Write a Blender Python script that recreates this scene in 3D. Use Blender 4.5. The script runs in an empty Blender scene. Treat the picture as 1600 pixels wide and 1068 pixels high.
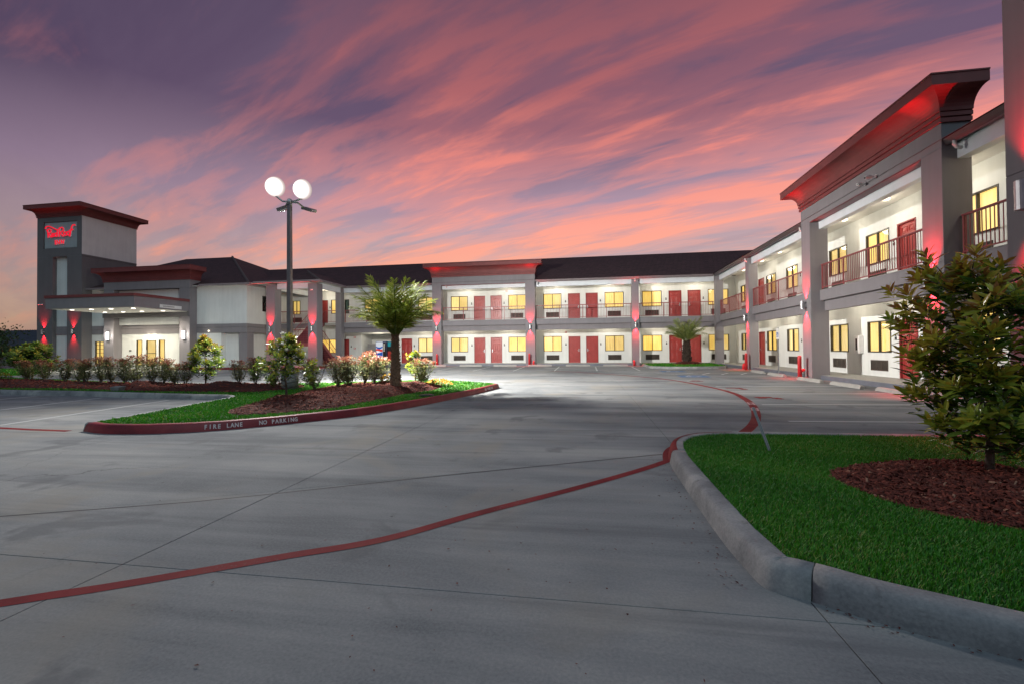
import bpy, bmesh, math, random
import numpy as np
from mathutils import Vector, Matrix

RAD = math.radians
sc = bpy.context.scene
col = sc.collection

# ------------------------------------------------------------------ camera
YAW, PITCH, ROLL = -0.165036, 0.0136054, -0.0088315
CAM_H = 1.38
fwd = Vector((math.sin(YAW) * math.cos(PITCH), math.cos(YAW) * math.cos(PITCH), math.sin(PITCH)))
rgt = Vector((math.cos(YAW), -math.sin(YAW), 0))
upv = rgt.cross(fwd)
r2 = rgt * math.cos(ROLL) + upv * math.sin(ROLL)
u2 = -rgt * math.sin(ROLL) + upv * math.cos(ROLL)
cam = bpy.data.cameras.new('camera')
cam.sensor_width = 36.0
cam.lens = 16.0
cam.clip_start = 0.05
cam.clip_end = 2000
camo = bpy.data.objects.new('camera', cam)
M = Matrix.Identity(4)
for i in range(3):
    M[i][0], M[i][1], M[i][2] = r2[i], u2[i], -fwd[i]
M[2][3] = CAM_H
camo.matrix_world = M
col.objects.link(camo)
sc.camera = camo

# ------------------------------------------------------------------ colour management
sc.view_settings.view_transform = 'Standard'
sc.view_settings.look = 'None'
sc.view_settings.exposure = 0.18
sc.view_settings.gamma = 1.0
try:
    sc.cycles.max_bounces = 6
    sc.cycles.diffuse_bounces = 3
    sc.cycles.glossy_bounces = 3
    sc.cycles.transparent_max_bounces = 8
    sc.cycles.use_denoising = True
    sc.cycles.sample_clamp_indirect = 4.0
    sc.cycles.caustics_reflective = False
    sc.cycles.caustics_refractive = False
except Exception:
    pass

# ------------------------------------------------------------------ node helper
class NT:
    def __init__(self, tree):
        self.t = tree
        tree.nodes.clear()
    def n(self, typ, **kw):
        nd = self.t.nodes.new(typ)
        for k, v in kw.items():
            if k == 'ins':
                for kk, vv in v.items():
                    s = nd.inputs[kk]
                    if hasattr(vv, 'is_output') or isinstance(vv, bpy.types.NodeSocket):
                        self.t.links.new(vv, s)
                    else:
                        s.default_value = vv
            else:
                setattr(nd, k, v)
        return nd
    def math(self, op, a, b=None, c=None, clamp=False):
        nd = self.t.nodes.new('ShaderNodeMath')
        nd.operation = op
        nd.use_clamp = clamp
        for i, v in enumerate((a, b, c)):
            if v is None:
                continue
            if isinstance(v, bpy.types.NodeSocket):
                self.t.links.new(v, nd.inputs[i])
            else:
                nd.inputs[i].default_value = v
        return nd.outputs[0]
    def ramp(self, fac, stops, interp='LINEAR'):
        nd = self.t.nodes.new('ShaderNodeValToRGB')
        nd.color_ramp.interpolation = interp
        els = nd.color_ramp.elements
        while len(els) < len(stops):
            els.new(0.5)
        for e, (p, c) in zip(els, stops):
            e.position = p
            e.color = (c[0], c[1], c[2], 1) if hasattr(c, '__len__') else (c, c, c, 1)
        self.t.links.new(fac, nd.inputs[0])
        return nd.outputs[0]
    def mix(self, fac, a, b, mode='MIX'):
        nd = self.t.nodes.new('ShaderNodeMix')
        nd.data_type = 'RGBA'
        nd.blend_type = mode
        for s, v in ((nd.inputs[0], fac), (nd.inputs[6], a), (nd.inputs[7], b)):
            if isinstance(v, bpy.types.NodeSocket):
                self.t.links.new(v, s)
            elif hasattr(v, '__len__'):
                s.default_value = (v[0], v[1], v[2], 1)
            else:
                s.default_value = v
        return nd.outputs[2]
    def link(self, a, b):
        self.t.links.new(a, b)

# ------------------------------------------------------------------ world: dusk sky
w = bpy.data.worlds.new('World')
sc.world = w
w.use_nodes = True
nt = NT(w.node_tree)
tc = nt.n('ShaderNodeTexCoord')
sep = nt.n('ShaderNodeSeparateXYZ', ins={0: tc.outputs['Generated']})
zz = nt.math('MAXIMUM', sep.outputs[2], 0.0)
# after-glow: warm towards the sunset (a little right of the view axis), blue-grey opposite
hz = nt.math('SQRT', nt.math('MAXIMUM', nt.math('SUBTRACT', 1.0, nt.math('MULTIPLY', sep.outputs[2], sep.outputs[2])), .0004))
dt = nt.math('DIVIDE', nt.math('ADD', nt.math('MULTIPLY', sep.outputs[0], .24), nt.math('MULTIPLY', sep.outputs[1], .97)), hz)
west = nt.n('ShaderNodeMapRange', interpolation_type='SMOOTHSTEP', ins={0: dt, 1: -.30, 2: .98}).outputs[0]
wb = nt.ramp(zz, [(0.0, (.66, .38, .20)), (0.06, (.66, .44, .32)), (0.16, (.58, .42, .41)), (0.29, (.40, .275, .355)),
                  (0.43, (.128, .082, .146)), (0.60, (.090, .060, .11)), (1.0, (.055, .05, .10))])
eb = nt.ramp(zz, [(0.0, (.24, .13, .075)), (0.15, (.19, .14, .15)), (0.29, (.10, .08, .14)), (0.40, (.012, .014, .045)), (0.62, (.035, .036, .075)), (1.0, (.05, .05, .10))])
base = nt.mix(west, eb, wb)
den = nt.math('ADD', zz, 0.10)
px = nt.math('DIVIDE', sep.outputs[0], den)
py = nt.math('DIVIDE', sep.outputs[1], den)
cv = nt.n('ShaderNodeCombineXYZ', ins={0: px, 1: py, 2: 0.0})
def cloud(ang, stretch, loc, nscale, detail, rough, dist):
    mp = nt.n('ShaderNodeMapping', vector_type='TEXTURE', ins={0: cv.outputs[0], 'Rotation': (0, 0, RAD(ang)), 'Scale': (stretch, 1.0, 1.0), 'Location': loc})
    nz = nt.n('ShaderNodeTexNoise', ins={'Vector': mp.outputs[0], 'Scale': nscale, 'Detail': detail, 'Roughness': rough, 'Distortion': dist})
    return nz.outputs[0]
n1 = cloud(-16, 4.6, (3.1, 1.7, 0), 1.9, 9, .55, .6)
n2 = cloud(-27, 4.0, (1.0, 5.2, 2), 5.0, 8, .57, .5)
n3 = cloud(-30, 1.8, (7.3, 2.4, 5), 0.5, 3, .5, .2)
m0 = nt.math('ADD', nt.math('MULTIPLY', n1, .58), nt.math('MULTIPLY', n2, .42))
m0 = nt.math('ADD', m0, nt.math('MULTIPLY', nt.math('SUBTRACT', n3, .5), .30))
m0 = nt.math('ADD', m0, nt.math('MULTIPLY', nt.math('SUBTRACT', west, .88), .20))
mask = nt.ramp(m0, [(0.445, 0.0), (0.53, .42), (0.62, 1.0)], 'EASE')
mask = nt.math('MULTIPLY', mask, nt.ramp(zz, [(0.0, .5), (.10, .75), (.22, 1.0)]))
ccol = nt.ramp(zz, [(0.0, (.95, .36, .14)), (0.10, (.98, .42, .24)), (0.25, (.95, .34, .25)), (0.37, (.84, .25, .20)), (0.49, (.42, .125, .13)), (0.63, (.20, .08, .11)), (1.0, (.12, .06, .10))])
ccol = nt.mix(west, (.20, .11, .15), ccol)
sky = nt.mix(nt.math('MULTIPLY', mask, .88), base, ccol)
dk = nt.ramp(cloud(-30, 3.0, (9.0, 3.3, 1), 1.5, 6, .6, .4), [(0.42, 0.0), (0.66, 1.0)])
sky = nt.mix(nt.math('MULTIPLY', dk, nt.math('MULTIPLY', nt.math('SUBTRACT', 1.0, mask), .30)), sky, (.17, .12, .18))
bg = nt.n('ShaderNodeBackground', ins={0: sky, 1: 1.0})
ow = nt.n('ShaderNodeOutputWorld', ins={0: bg.outputs[0]})

# ------------------------------------------------------------------ weak broad cool fill, added from behind the camera for ambient light
sl = bpy.data.lights.new('dusk_fill', 'SUN')
sl.energy = 0.66
sl.angle = RAD(70)
sl.color = (.60, .92, 1.0)
so = bpy.data.objects.new('dusk_fill', sl)
so.rotation_euler = (RAD(42), 0, RAD(18))
col.objects.link(so)

# ------------------------------------------------------------------ mesh helpers
class MB:
    def __init__(self):
        self.v = []
        self.f = []
    def add(self, vs, fs):
        o = len(self.v)
        self.v += [tuple(p) for p in vs]
        self.f += [tuple(i + o for i in f) for f in fs]
        return self
    def box(self, x0, x1, y0, y1, z0, z1):
        x0, x1 = min(x0, x1), max(x0, x1); y0, y1 = min(y0, y1), max(y0, y1); z0, z1 = min(z0, z1), max(z0, z1)
        return self.add([(x0, y0, z0), (x1, y0, z0), (x1, y1, z0), (x0, y1, z0), (x0, y0, z1), (x1, y0, z1), (x1, y1, z1), (x0, y1, z1)],
                        [(0, 3, 2, 1), (4, 5, 6, 7), (0, 1, 5, 4), (1, 2, 6, 5), (2, 3, 7, 6), (3, 0, 4, 7)])
    def cbox(self, x0, x1, y0, y1, z0, z1, c=.01):
        """box with chamfered vertical edges and top"""
        pts = [(x0 + c, y0), (x1 - c, y0), (x1, y0 + c), (x1, y1 - c), (x1 - c, y1), (x0 + c, y1), (x0, y1 - c), (x0, y0 + c)]
        ins = [(x0 + 2 * c, y0 + c), (x1 - 2 * c, y0 + c), (x1 - c, y0 + 2 * c), (x1 - c, y1 - 2 * c), (x1 - 2 * c, y1 - c), (x0 + 2 * c, y1 - c), (x0 + c, y1 - 2 * c), (x0 + c, y0 + 2 * c)]
        vs = [(a, b, z0) for a, b in pts] + [(a, b, z1 - c) for a, b in pts] + [(a, b, z1) for a, b in ins]
        fs = [tuple(range(7, -1, -1)), tuple(range(16, 24))]
        for i in range(8):
            j = (i + 1) % 8
            fs += [(i, j, 8 + j, 8 + i), (8 + i, 8 + j, 16 + j, 16 + i)]
        return self.add(vs, fs)
    def quad(self, a, b, c, d):
        return self.add([a, b, c, d], [(0, 1, 2, 3)])
    def prism(self, pts, z0, z1):
        n = len(pts)
        vs = [(p[0], p[1], z0) for p in pts] + [(p[0], p[1], z1) for p in pts]
        fs = [tuple(range(n - 1, -1, -1)), tuple(range(n, 2 * n))]
        fs += [(i, (i + 1) % n, n + (i + 1) % n, n + i) for i in range(n)]
        return self.add(vs, fs)
    def tube(self, pts, rad, n=8, cap=True):
        pts = [Vector(p) for p in pts]
        if not hasattr(rad, '__len__'):
            rad = [rad] * len(pts)
        vs, fs = [], []
        prev = None
        for i, p in enumerate(pts):
            t = (pts[min(i + 1, len(pts) - 1)] - pts[max(i - 1, 0)]).normalized()
            a = Vector((0, 0, 1)) if abs(t.z) < .9 else Vector((1, 0, 0))
            if prev is not None:
                a = prev
            x = (a - t * a.dot(t)).normalized()
            prev = x
            y = t.cross(x)
            for k in range(n):
                an = 2 * math.pi * k / n
                vs.append(p + x * (math.cos(an) * rad[i]) + y * (math.sin(an) * rad[i]))
        for i in range(len(pts) - 1):
            for k in range(n):
                k2 = (k + 1) % n
                fs.append((i * n + k, i * n + k2, (i + 1) * n + k2, (i + 1) * n + k))
        if cap:
            fs.append(tuple(range(n - 1, -1, -1)))
            fs.append(tuple(range((len(pts) - 1) * n, len(pts) * n)))
        return self.add(vs, fs)
    def lathe(self, prof, n=16, center=(0, 0, 0)):
        vs, fs = [], []
        cx, cy, cz = center
        for r, z in prof:
            for k in range(n):
                a = 2 * math.pi * k / n
                vs.append((cx + r * math.cos(a), cy + r * math.sin(a), cz + z))
        for i in range(len(prof) - 1):
            for k in range(n):
                k2 = (k + 1) % n
                fs.append((i * n + k, i * n + k2, (i + 1) * n + k2, (i + 1) * n + k))
        fs.append(tuple(range(n - 1, -1, -1)))
        fs.append(tuple(range((len(prof) - 1) * n, len(prof) * n)))
        return self.add(vs, fs)
    def mesh(self, name, mat=None, smooth=False):
        me = bpy.data.meshes.new(name)
        me.from_pydata(self.v, [], self.f)
        if smooth:
            me.polygons.foreach_set('use_smooth', [True] * len(me.polygons))
        if mat:
            me.materials.append(mat)
        me.update()
        return me
    def obj(self, name, mat, parent=None, smooth=False, loc=None, rot=None):
        return put(name, self.mesh(name, mat, smooth), parent, loc, rot)

def put(name, me, parent=None, loc=None, rot=None, scale=None):
    o = bpy.data.objects.new(name, me)
    col.objects.link(o)
    if parent is not None:
        o.parent = parent
    if loc is not None:
        o.location = loc
    if rot is not None:
        o.rotation_euler = rot
    if scale is not None:
        o.scale = scale
    return o

def tag(o, label, cat, group=None):
    o['label'] = label
    o['category'] = cat
    if group:
        o['group'] = group
    return o

def thing(name, label, cat, loc=(0, 0, 0), rz=0.0, group=None):
    o = bpy.data.objects.new(name, None)
    o.empty_display_size = .2
    col.objects.link(o)
    o.location = loc
    o.rotation_euler = (0, 0, rz)
    return tag(o, label, cat, group)

def struct(o):
    o['kind'] = 'structure'
    return o

def stuff(o):
    o['kind'] = 'stuff'
    return o

def bevel(o, wd=.012, seg=2):
    m = o.modifiers.new('bevel', 'BEVEL')
    m.width = wd
    m.segments = seg
    m.limit_method = 'ANGLE'
    return o

def text_mesh(name, body, size, depth, mat, bold=0.0):
    cu = bpy.data.curves.new(name, 'FONT')
    cu.body = body
    cu.size = size
    cu.extrude = depth
    cu.offset = bold
    cu.align_x = 'CENTER'
    cu.align_y = 'CENTER'
    cu.resolution_u = 2
    ob = bpy.data.objects.new(name, cu)
    col.objects.link(ob)
    dg = bpy.context.evaluated_depsgraph_get()
    me = bpy.data.meshes.new_from_object(ob.evaluated_get(dg))
    me.name = name
    bpy.data.objects.remove(ob)
    bpy.data.curves.remove(cu)
    me.materials.clear()
    me.materials.append(mat)
    return me

# ------------------------------------------------------------------ materials
MATS = {}
def principled(name):
    m = bpy.data.materials.new(name)
    m.use_nodes = True
    t = NT(m.node_tree)
    b = t.n('ShaderNodeBsdfPrincipled')
    o = t.n('ShaderNodeOutputMaterial', ins={0: b.outputs[0]})
    MATS[name] = m
    return m, t, b

def pos(t):
    return t.n('ShaderNodeNewGeometry').outputs['Position']

def noise(t, vec, scale, detail=4, rough=.55, dist=0.0):
    return t.n('ShaderNodeTexNoise', ins={'Vector': vec, 'Scale': scale, 'Detail': detail, 'Roughness': rough, 'Distortion': dist}).outputs[0]

def plain(name, c, rough=.6, var=.12, scale=3.0, bump=0.0, bscale=60.0, metal=0.0, fine=None, coat=0.0):
    m, t, b = principled(name)
    p = pos(t)
    n1_ = noise(t, p, scale, 5, .6)
    lo = [x * (1 - var) for x in c]
    hi = [min(1, x * (1 + var)) for x in c]
    cc = t.ramp(n1_, [(0.3, lo), (0.7, hi)])
    if fine:
        n2_ = noise(t, p, fine, 3, .6)
        cc = t.mix(.5, cc, t.ramp(n2_, [(0.3, [x * .82 for x in c]), (0.7, [min(1, x * 1.15) for x in c])]))
    t.link(cc, b.inputs['Base Color'])
    b.inputs['Roughness'].default_value = rough
    b.inputs['Metallic'].default_value = metal
    b.inputs['Coat Weight'].default_value = coat
    if bump:
        nb = noise(t, p, bscale, 4, .6)
        bp = t.n('ShaderNodeBump', ins={'Strength': bump, 'Distance': .01, 'Height': nb})
        t.link(bp.outputs[0], b.inputs['Normal'])
    return m

def emis(name, c, strength):
    m = bpy.data.materials.new(name)
    m.use_nodes = True
    t = NT(m.node_tree)
    e = t.n('ShaderNodeEmission', ins={0: (c[0], c[1], c[2], 1), 1: strength})
    t.n('ShaderNodeOutputMaterial', ins={0: e.outputs[0]})
    MATS[name] = m
    return m

def stucco(name, c, var=.085):
    """sand finish plaster with very faint rain streaking"""
    m, t, b = principled(name)
    p = pos(t)
    big = noise(t, p, .55, 4, .6)
    st = t.n('ShaderNodeMapping', ins={0: p, 'Scale': (2.2, 2.2, .16)})
    streak = noise(t, st.outputs[0], 2.0, 5, .6)
    v = t.math('ADD', t.math('MULTIPLY', big, .6), t.math('MULTIPLY', streak, .4))
    cc = t.ramp(v, [(0.32, [x * (1 - var * 1.6) for x in c]), (0.55, c), (0.72, [min(1, x * (1 + var)) for x in c])])
    t.link(cc, b.inputs['Base Color'])
    b.inputs['Roughness'].default_value = .85
    nb = noise(t, p, 90, 3, .7)
    nb2 = noise(t, p, 9, 3, .6)
    h = t.math('ADD', nb, t.math('MULTIPLY', nb2, .8))
    bp = t.n('ShaderNodeBump', ins={'Strength': .25, 'Distance': .006, 'Height': h})
    t.link(bp.outputs[0], b.inputs['Normal'])
    return m

WHITE = stucco('white_stucco', (.70, .72, .71))
GREY = stucco('grey_stucco', (.228, .214, .228))
GREYD = stucco('dark_grey_stucco', (.150, .145, .152))
SIGNGREY = stucco('sign_panel_grey', (.36, .41, .43))
SOFFIT = plain('soffit_paint', (.70, .69, .65), .8, .05, 2)
FASC = plain('fascia_white_paint', (.74, .79, .84), .55, .06, 2)
MAROON = plain('maroon_cornice', (.185, .045, .045), .62, .12, 2.5, .12, 80)
MAROON2 = plain('maroon_metal', (.15, .035, .042), .42, .12, 4)
RAILM = plain('railing_paint', (.27, .064, .070), .45, .15, 6)
REDPAINT = plain('red_safety_paint', (.48, .022, .028), .45, .15, 6)
DOORRED = plain('door_red_paint', (.34, .045, .042), .32, .10, 3, .05, 120)
DFRAME = plain('door_frame_red', (.24, .030, .032), .45, .10, 4)
WFRAME = plain('bronze_window_frame', (.028, .024, .022), .4, .2, 6)
GRILLE = plain('bronze_grille', (.085, .068, .058), .5, .2, 6)
GRILLED = plain('grille_shadow_gap', (.015, .013, .012), .7, .2, 6)
GUTTER = plain('gutter_paint', (.22, .185, .195), .4, .12, 3)
GUTTERD = plain('dark_gutter_paint', (.055, .040, .046), .35, .15, 3)
PVC = plain('white_pvc', (.66, .66, .66), .45, .05, 4)
STEEL = plain('brushed_steel', (.42, .43, .45), .35, .12, 12, 0, 60, .7)
GALV = plain('galvanised_steel', (.34, .37, .40), .4, .2, 12, 0, 60, .6)
DARKMETAL = plain('dark_bronze_metal', (.03, .028, .03), .38, .2, 8)
BLACK = plain('black_plastic', (.012, .012, .013), .4, .2, 8)
WHITEPLASTIC = plain('white_plastic', (.72, .72, .72), .35, .05, 8)
WALKC = plain('walkway_concrete', (.36, .36, .34), .75, .10, 1.6, .2, 50, fine=14)
WALKEDGE = plain('walkway_edge_paint', (.13, .14, .17), .6, .15, 2)
WPAINT = plain('white_road_paint', (.46, .48, .48), .65, .12, 5, fine=30)
BLUEPAINT = plain('blue_road_paint', (.05, .14, .30), .65, .2, 5, fine=30)
NIGHTGLASS = plain('dark_glass', (.02, .022, .026), .08, .1, 2)
GREENGLASS = plain('green_glass', (.12, .20, .17), .15, .1, 2)

def red_lane_paint():
    m, t, b = principled('worn_red_lane_paint')
    p = pos(t)
    n_ = noise(t, p, 1.2, 6, .65)
    f_ = noise(t, p, 60, 3, .7)
    a = t.ramp(n_, [(0.36, (.130, .010, .014)), (0.5, (.200, .015, .020)), (0.64, (.205, .036, .030))])
    cc = t.mix(t.ramp(t.math('ADD', f_, t.math('MULTIPLY', t.math('SUBTRACT', noise(t, p, 2.5, 4, .6), .5), .5)), [(.60, 0.0), (.74, .75)]), a, (.135, .115, .115))
    t.link(cc, b.inputs['Base Color'])
    b.inputs['Roughness'].default_value = .85
    b.inputs['Specular IOR Level'].default_value = .2
    bp = t.n('ShaderNodeBump', ins={'Strength': .2, 'Distance': .004, 'Height': f_})
    t.link(bp.outputs[0], b.inputs['Normal'])
    return m
REDLANE = red_lane_paint()

def concrete():
    m, t, b = principled('lot_concrete')
    p = pos(t)
    info = t.n('ShaderNodeObjectInfo')
    rnd = info.outputs['Random']
    big = noise(t, p, .22, 6, .6, .6)
    # broom texture and drive streaks: stretched noise
    mp1 = t.n('ShaderNodeMapping', ins={0: p, 'Rotation': (0, 0, RAD(28)), 'Scale': (.12, 1.2, 1)})
    stre = noise(t, mp1.outputs[0], 1.3, 7, .62, .4)
    mp2 = t.n('ShaderNodeMapping', ins={0: p, 'Rotation': (0, 0, RAD(-14)), 'Scale': (.35, 60, 1)})
    broom = noise(t, mp2.outputs[0], 1.4, 3, .6)
    fine = noise(t, p, 55, 6, .75)
    v = t.math('ADD', t.math('MULTIPLY', big, .42), t.math('MULTIPLY', stre, .36))
    v = t.math('ADD', v, t.math('MULTIPLY', fine, .22))
    cc = t.ramp(v, [(0.42, (.115, .128, .139)), (0.475, (.188, .203, .212)), (0.525, (.246, .258, .262)), (0.585, (.325, .332, .322))])
    warm = noise(t, p, .5, 5, .6, .8)
    cc = t.mix(t.ramp(warm, [(.52, 0.0), (.66, .55)]), cc, (.27, .25, .21))
    cc = t.mix(t.math('MULTIPLY', rnd, .16), cc, (.165, .175, .187))
    # dark blotches (oil, water marks)
    bl = noise(t, p, 1.1, 4, .55, .5)
    mk = t.ramp(bl, [(.60, 0.0), (.66, .5)])
    cc = t.mix(mk, cc, (.105, .112, .12))
    # tyre marks: thin long streaks
    mp3 = t.n('ShaderNodeMapping', ins={0: p, 'Rotation': (0, 0, RAD(33)), 'Scale': (.05, 1.0, 1)})
    ty = noise(t, mp3.outputs[0], 3.2, 5, .6, .25)
    cc = t.mix(t.ramp(ty, [(.56, 0.0), (.66, .5)]), cc, (.11, .118, .13))
    # hairline cracks in a few areas
    wv = t.n('ShaderNodeVectorMath', operation='ADD', ins={0: p, 1: t.n('ShaderNodeVectorMath', operation='SCALE', ins={0: t.n('ShaderNodeTexNoise', ins={'Vector': p, 'Scale': 2.2, 'Detail': 5}).outputs[1], 'Scale': .9}).outputs[0]})
    ck = t.n('ShaderNodeTexVoronoi', feature='DISTANCE_TO_EDGE', ins={'Vector': wv.outputs[0], 'Scale': .33})
    cm_ = t.math('MULTIPLY', t.ramp(ck.outputs['Distance'], [(.0025, .85), (.0055, 0.0)]), t.ramp(noise(t, p, .16, 2, .5), [(.58, 0.0), (.66, .7)]))
    cc = t.mix(cm_, cc, (.035, .037, .04))
    vo = t.n('ShaderNodeTexVoronoi', ins={'Vector': p, 'Scale': 2.1, 'Randomness': 1.0})
    sp = t.ramp(vo.outputs['Distance'], [(.018, .75), (.032, 0.0)])
    cc = t.mix(sp, cc, (.035, .035, .037))
    t.link(cc, b.inputs['Base Color'])
    b.inputs['Roughness'].default_value = .85
    b.inputs['Specular IOR Level'].default_value = .25
    h = t.math('ADD', t.math('MULTIPLY', broom, .55), t.math('MULTIPLY', fine, .7))
    bp = t.n('ShaderNodeBump', ins={'Strength': .28, 'Distance': .004, 'Height': h})
    t.link(bp.outputs[0], b.inputs['Normal'])
    return m
CONC = concrete()

def kerbmat():
    m, t, b = principled('kerb_concrete')
    p = pos(t)
    big = noise(t, p, 1.5, 6, .65, .5)
    fine = noise(t, p, 55, 4, .7)
    v = t.math('ADD', t.math('MULTIPLY', big, .75), t.math('MULTIPLY', fine, .25))
    cc = t.ramp(v, [(.38, (.15, .16, .17)), (.50, (.255, .266, .272)), (.62, (.37, .375, .365))])
    ds = noise(t, p, 4.5, 5, .6, .7)
    cc = t.mix(t.ramp(ds, [(.60, 0.0), (.72, .6)]), cc, (.065, .06, .056))
    t.link(cc, b.inputs['Base Color'])
    b.inputs['Roughness'].default_value = .8
    bp = t.n('ShaderNodeBump', ins={'Strength': .4, 'Distance': .006, 'Height': v})
    t.link(bp.outputs[0], b.inputs['Normal'])
    return m
KERB = kerbmat()

def kerbred():
    m, t, b = principled('kerb_red_paint')
    p = pos(t)
    big = noise(t, p, 1.6, 6, .65, .5)
    fine = noise(t, p, 45, 4, .7)
    v = t.math('ADD', t.math('MULTIPLY', big, .7), t.math('MULTIPLY', fine, .3))
    cc = t.ramp(v, [(.38, (.115, .009, .016)), (.5, (.195, .013, .022)), (.62, (.24, .026, .032))])
    cc = t.mix(t.ramp(fine, [(.68, 0.0), (.80, .7)]), cc, (.25, .20, .18))
    t.link(cc, b.inputs['Base Color'])
    b.inputs['Roughness'].default_value = .5
    bp = t.n('ShaderNodeBump', ins={'Strength': .3, 'Distance': .005, 'Height': v})
    t.link(bp.outputs[0], b.inputs['Normal'])
    return m
KERBRED = kerbred()

def roofmat():
    m, t, b = principled('dark_shingles')
    p = pos(t)
    big = noise(t, p, .5, 4, .6)
    s = t.n('ShaderNodeSeparateXYZ', ins={0: p})
    # shingle courses run along height; tabs along x+y
    along = t.math('ADD', s.outputs[0], s.outputs[1])
    cvv = t.n('ShaderNodeCombineXYZ', ins={0: along, 1: t.math('MULTIPLY', s.outputs[2], 2.6), 2: 0.0})
    br = t.n('ShaderNodeTexBrick', ins={'Vector': cvv.outputs[0], 'Scale': 1.0, 'Mortar Size': .014, 'Brick Width': .34, 'Row Height': .15,
                                       'Color1': (.026, .0105, .0125, 1), 'Color2': (.072, .030, .034, 1), 'Mortar': (.008, .004, .004, 1)})
    cc = t.mix(t.ramp(big, [(.35, 0.0), (.65, .4)]), br.outputs[0], (.040, .017, .020))
    t.link(cc, b.inputs['Base Color'])
    b.inputs['Roughness'].default_value = .9
    bp = t.n('ShaderNodeBump', ins={'Strength': .5, 'Distance': .02, 'Height': br.outputs[1]})
    bp.invert = True
    t.link(bp.outputs[0], b.inputs['Normal'])
    return m
ROOF = roofmat()

def curtain_mat(name, c, strength):
    """curtain glowing with room light: fold light and dark painted into the glow by noise"""
    m = bpy.data.materials.new(name)
    m.use_nodes = True
    t = NT(m.node_tree)
    tcn = t.n('ShaderNodeTexCoord')
    inf = t.n('ShaderNodeObjectInfo')
    ob = tcn.outputs['Object']
    sx = t.n('ShaderNodeSeparateXYZ', ins={0: ob})
    off = t.math('MULTIPLY', inf.outputs['Random'], 37.0)
    vx = t.n('ShaderNodeCombineXYZ', ins={0: t.math('ADD', t.math('MULTIPLY', sx.outputs[0], 9.0), off), 1: t.math('MULTIPLY', sx.outputs[2], .5), 2: 0.0})
    fold = noise(t, vx.outputs[0], 1.6, 4, .6)
    soft = noise(t, t.n('ShaderNodeVectorMath', operation='ADD', ins={0: ob, 1: t.n('ShaderNodeCombineXYZ', ins={0: off, 1: off, 2: off}).outputs[0]}).outputs[0], 1.1, 2, .5)
    cA = t.ramp(fold, [(.28, [x * f for x, f in zip(c, (.72, .58, .34))]), (.55, c), (.75, [min(1.2, x * f) for x, f in zip(c, (1.06, 1.14, 1.5))])])
    cB = t.mix(t.ramp(soft, [(.42, 0.0), (.66, .5)]), cA, [c[0] * 1.06, c[1] * 1.18, c[2] * 1.9])
    st = t.math('MULTIPLY', t.math('ADD', .62, t.math('MULTIPLY', inf.outputs['Random'], .6)), strength)
    e = t.n('ShaderNodeEmission', ins={0: cB, 1: st})
    d = t.n('ShaderNodeBsdfDiffuse', ins={0: (.5, .45, .3, 1)})
    a = t.n('ShaderNodeAddShader', ins={0: e.outputs[0], 1: d.outputs[0]})
    t.n('ShaderNodeOutputMaterial', ins={0: a.outputs[0]})
    MATS[name] = m
    return m
CURT = curtain_mat('lit_curtain', (.92, .56, .095), 1.0)
ROOMLIT = curtain_mat('lit_interior', (.95, .63, .17), 1.0)

def glassmat():
    m = bpy.data.materials.new('window_glass')
    m.use_nodes = True
    t = NT(m.node_tree)
    fr = t.n('ShaderNodeFresnel', ins={0: 1.45})
    tr = t.n('ShaderNodeBsdfTransparent', ins={0: (.93, .95, .93, 1)})
    gl = t.n('ShaderNodeBsdfGlossy', ins={0: (1, 1, 1, 1), 'Roughness': .03})
    mx = t.n('ShaderNodeMixShader', ins={0: fr.outputs[0], 1: tr.outputs[0], 2: gl.outputs[0]})
    t.n('ShaderNodeOutputMaterial', ins={0: mx.outputs[0]})
    return m
GLASS = glassmat()

REDLENS = emis('red_lamp_lens', (1.0, .12, .06), 6.0)
WARMLENS = emis('warm_lamp_lens', (1.0, .88, .66), 2.2)
WHITELENS = emis('white_lamp_lens', (1.0, .99, .95), 2.6)
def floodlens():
    m = bpy.data.materials.new('flood_lens_glare')
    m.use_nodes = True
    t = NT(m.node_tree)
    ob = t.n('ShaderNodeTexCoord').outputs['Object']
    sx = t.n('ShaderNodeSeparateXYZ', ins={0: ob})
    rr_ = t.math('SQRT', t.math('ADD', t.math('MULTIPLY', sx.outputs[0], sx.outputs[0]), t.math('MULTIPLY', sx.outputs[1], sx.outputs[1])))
    st = t.ramp(t.math('DIVIDE', rr_, .32), [(0.0, 1.0), (.62, .60), (.80, .19), (1.0, .075)], 'EASE')  # glow painted to fade towards the rim, imitating a soft glare edge
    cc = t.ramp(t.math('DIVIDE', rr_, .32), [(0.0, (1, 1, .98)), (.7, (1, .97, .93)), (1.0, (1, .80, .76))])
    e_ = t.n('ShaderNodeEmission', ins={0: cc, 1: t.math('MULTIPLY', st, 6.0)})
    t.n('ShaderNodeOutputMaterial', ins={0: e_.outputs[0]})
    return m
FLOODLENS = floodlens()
LOGORED = emis('sign_red_glow', (.80, .012, .035), .95)
LOGOEDGE = plain('sign_letter_white_edge', (.75, .77, .80), .4, .05, 5)

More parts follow.
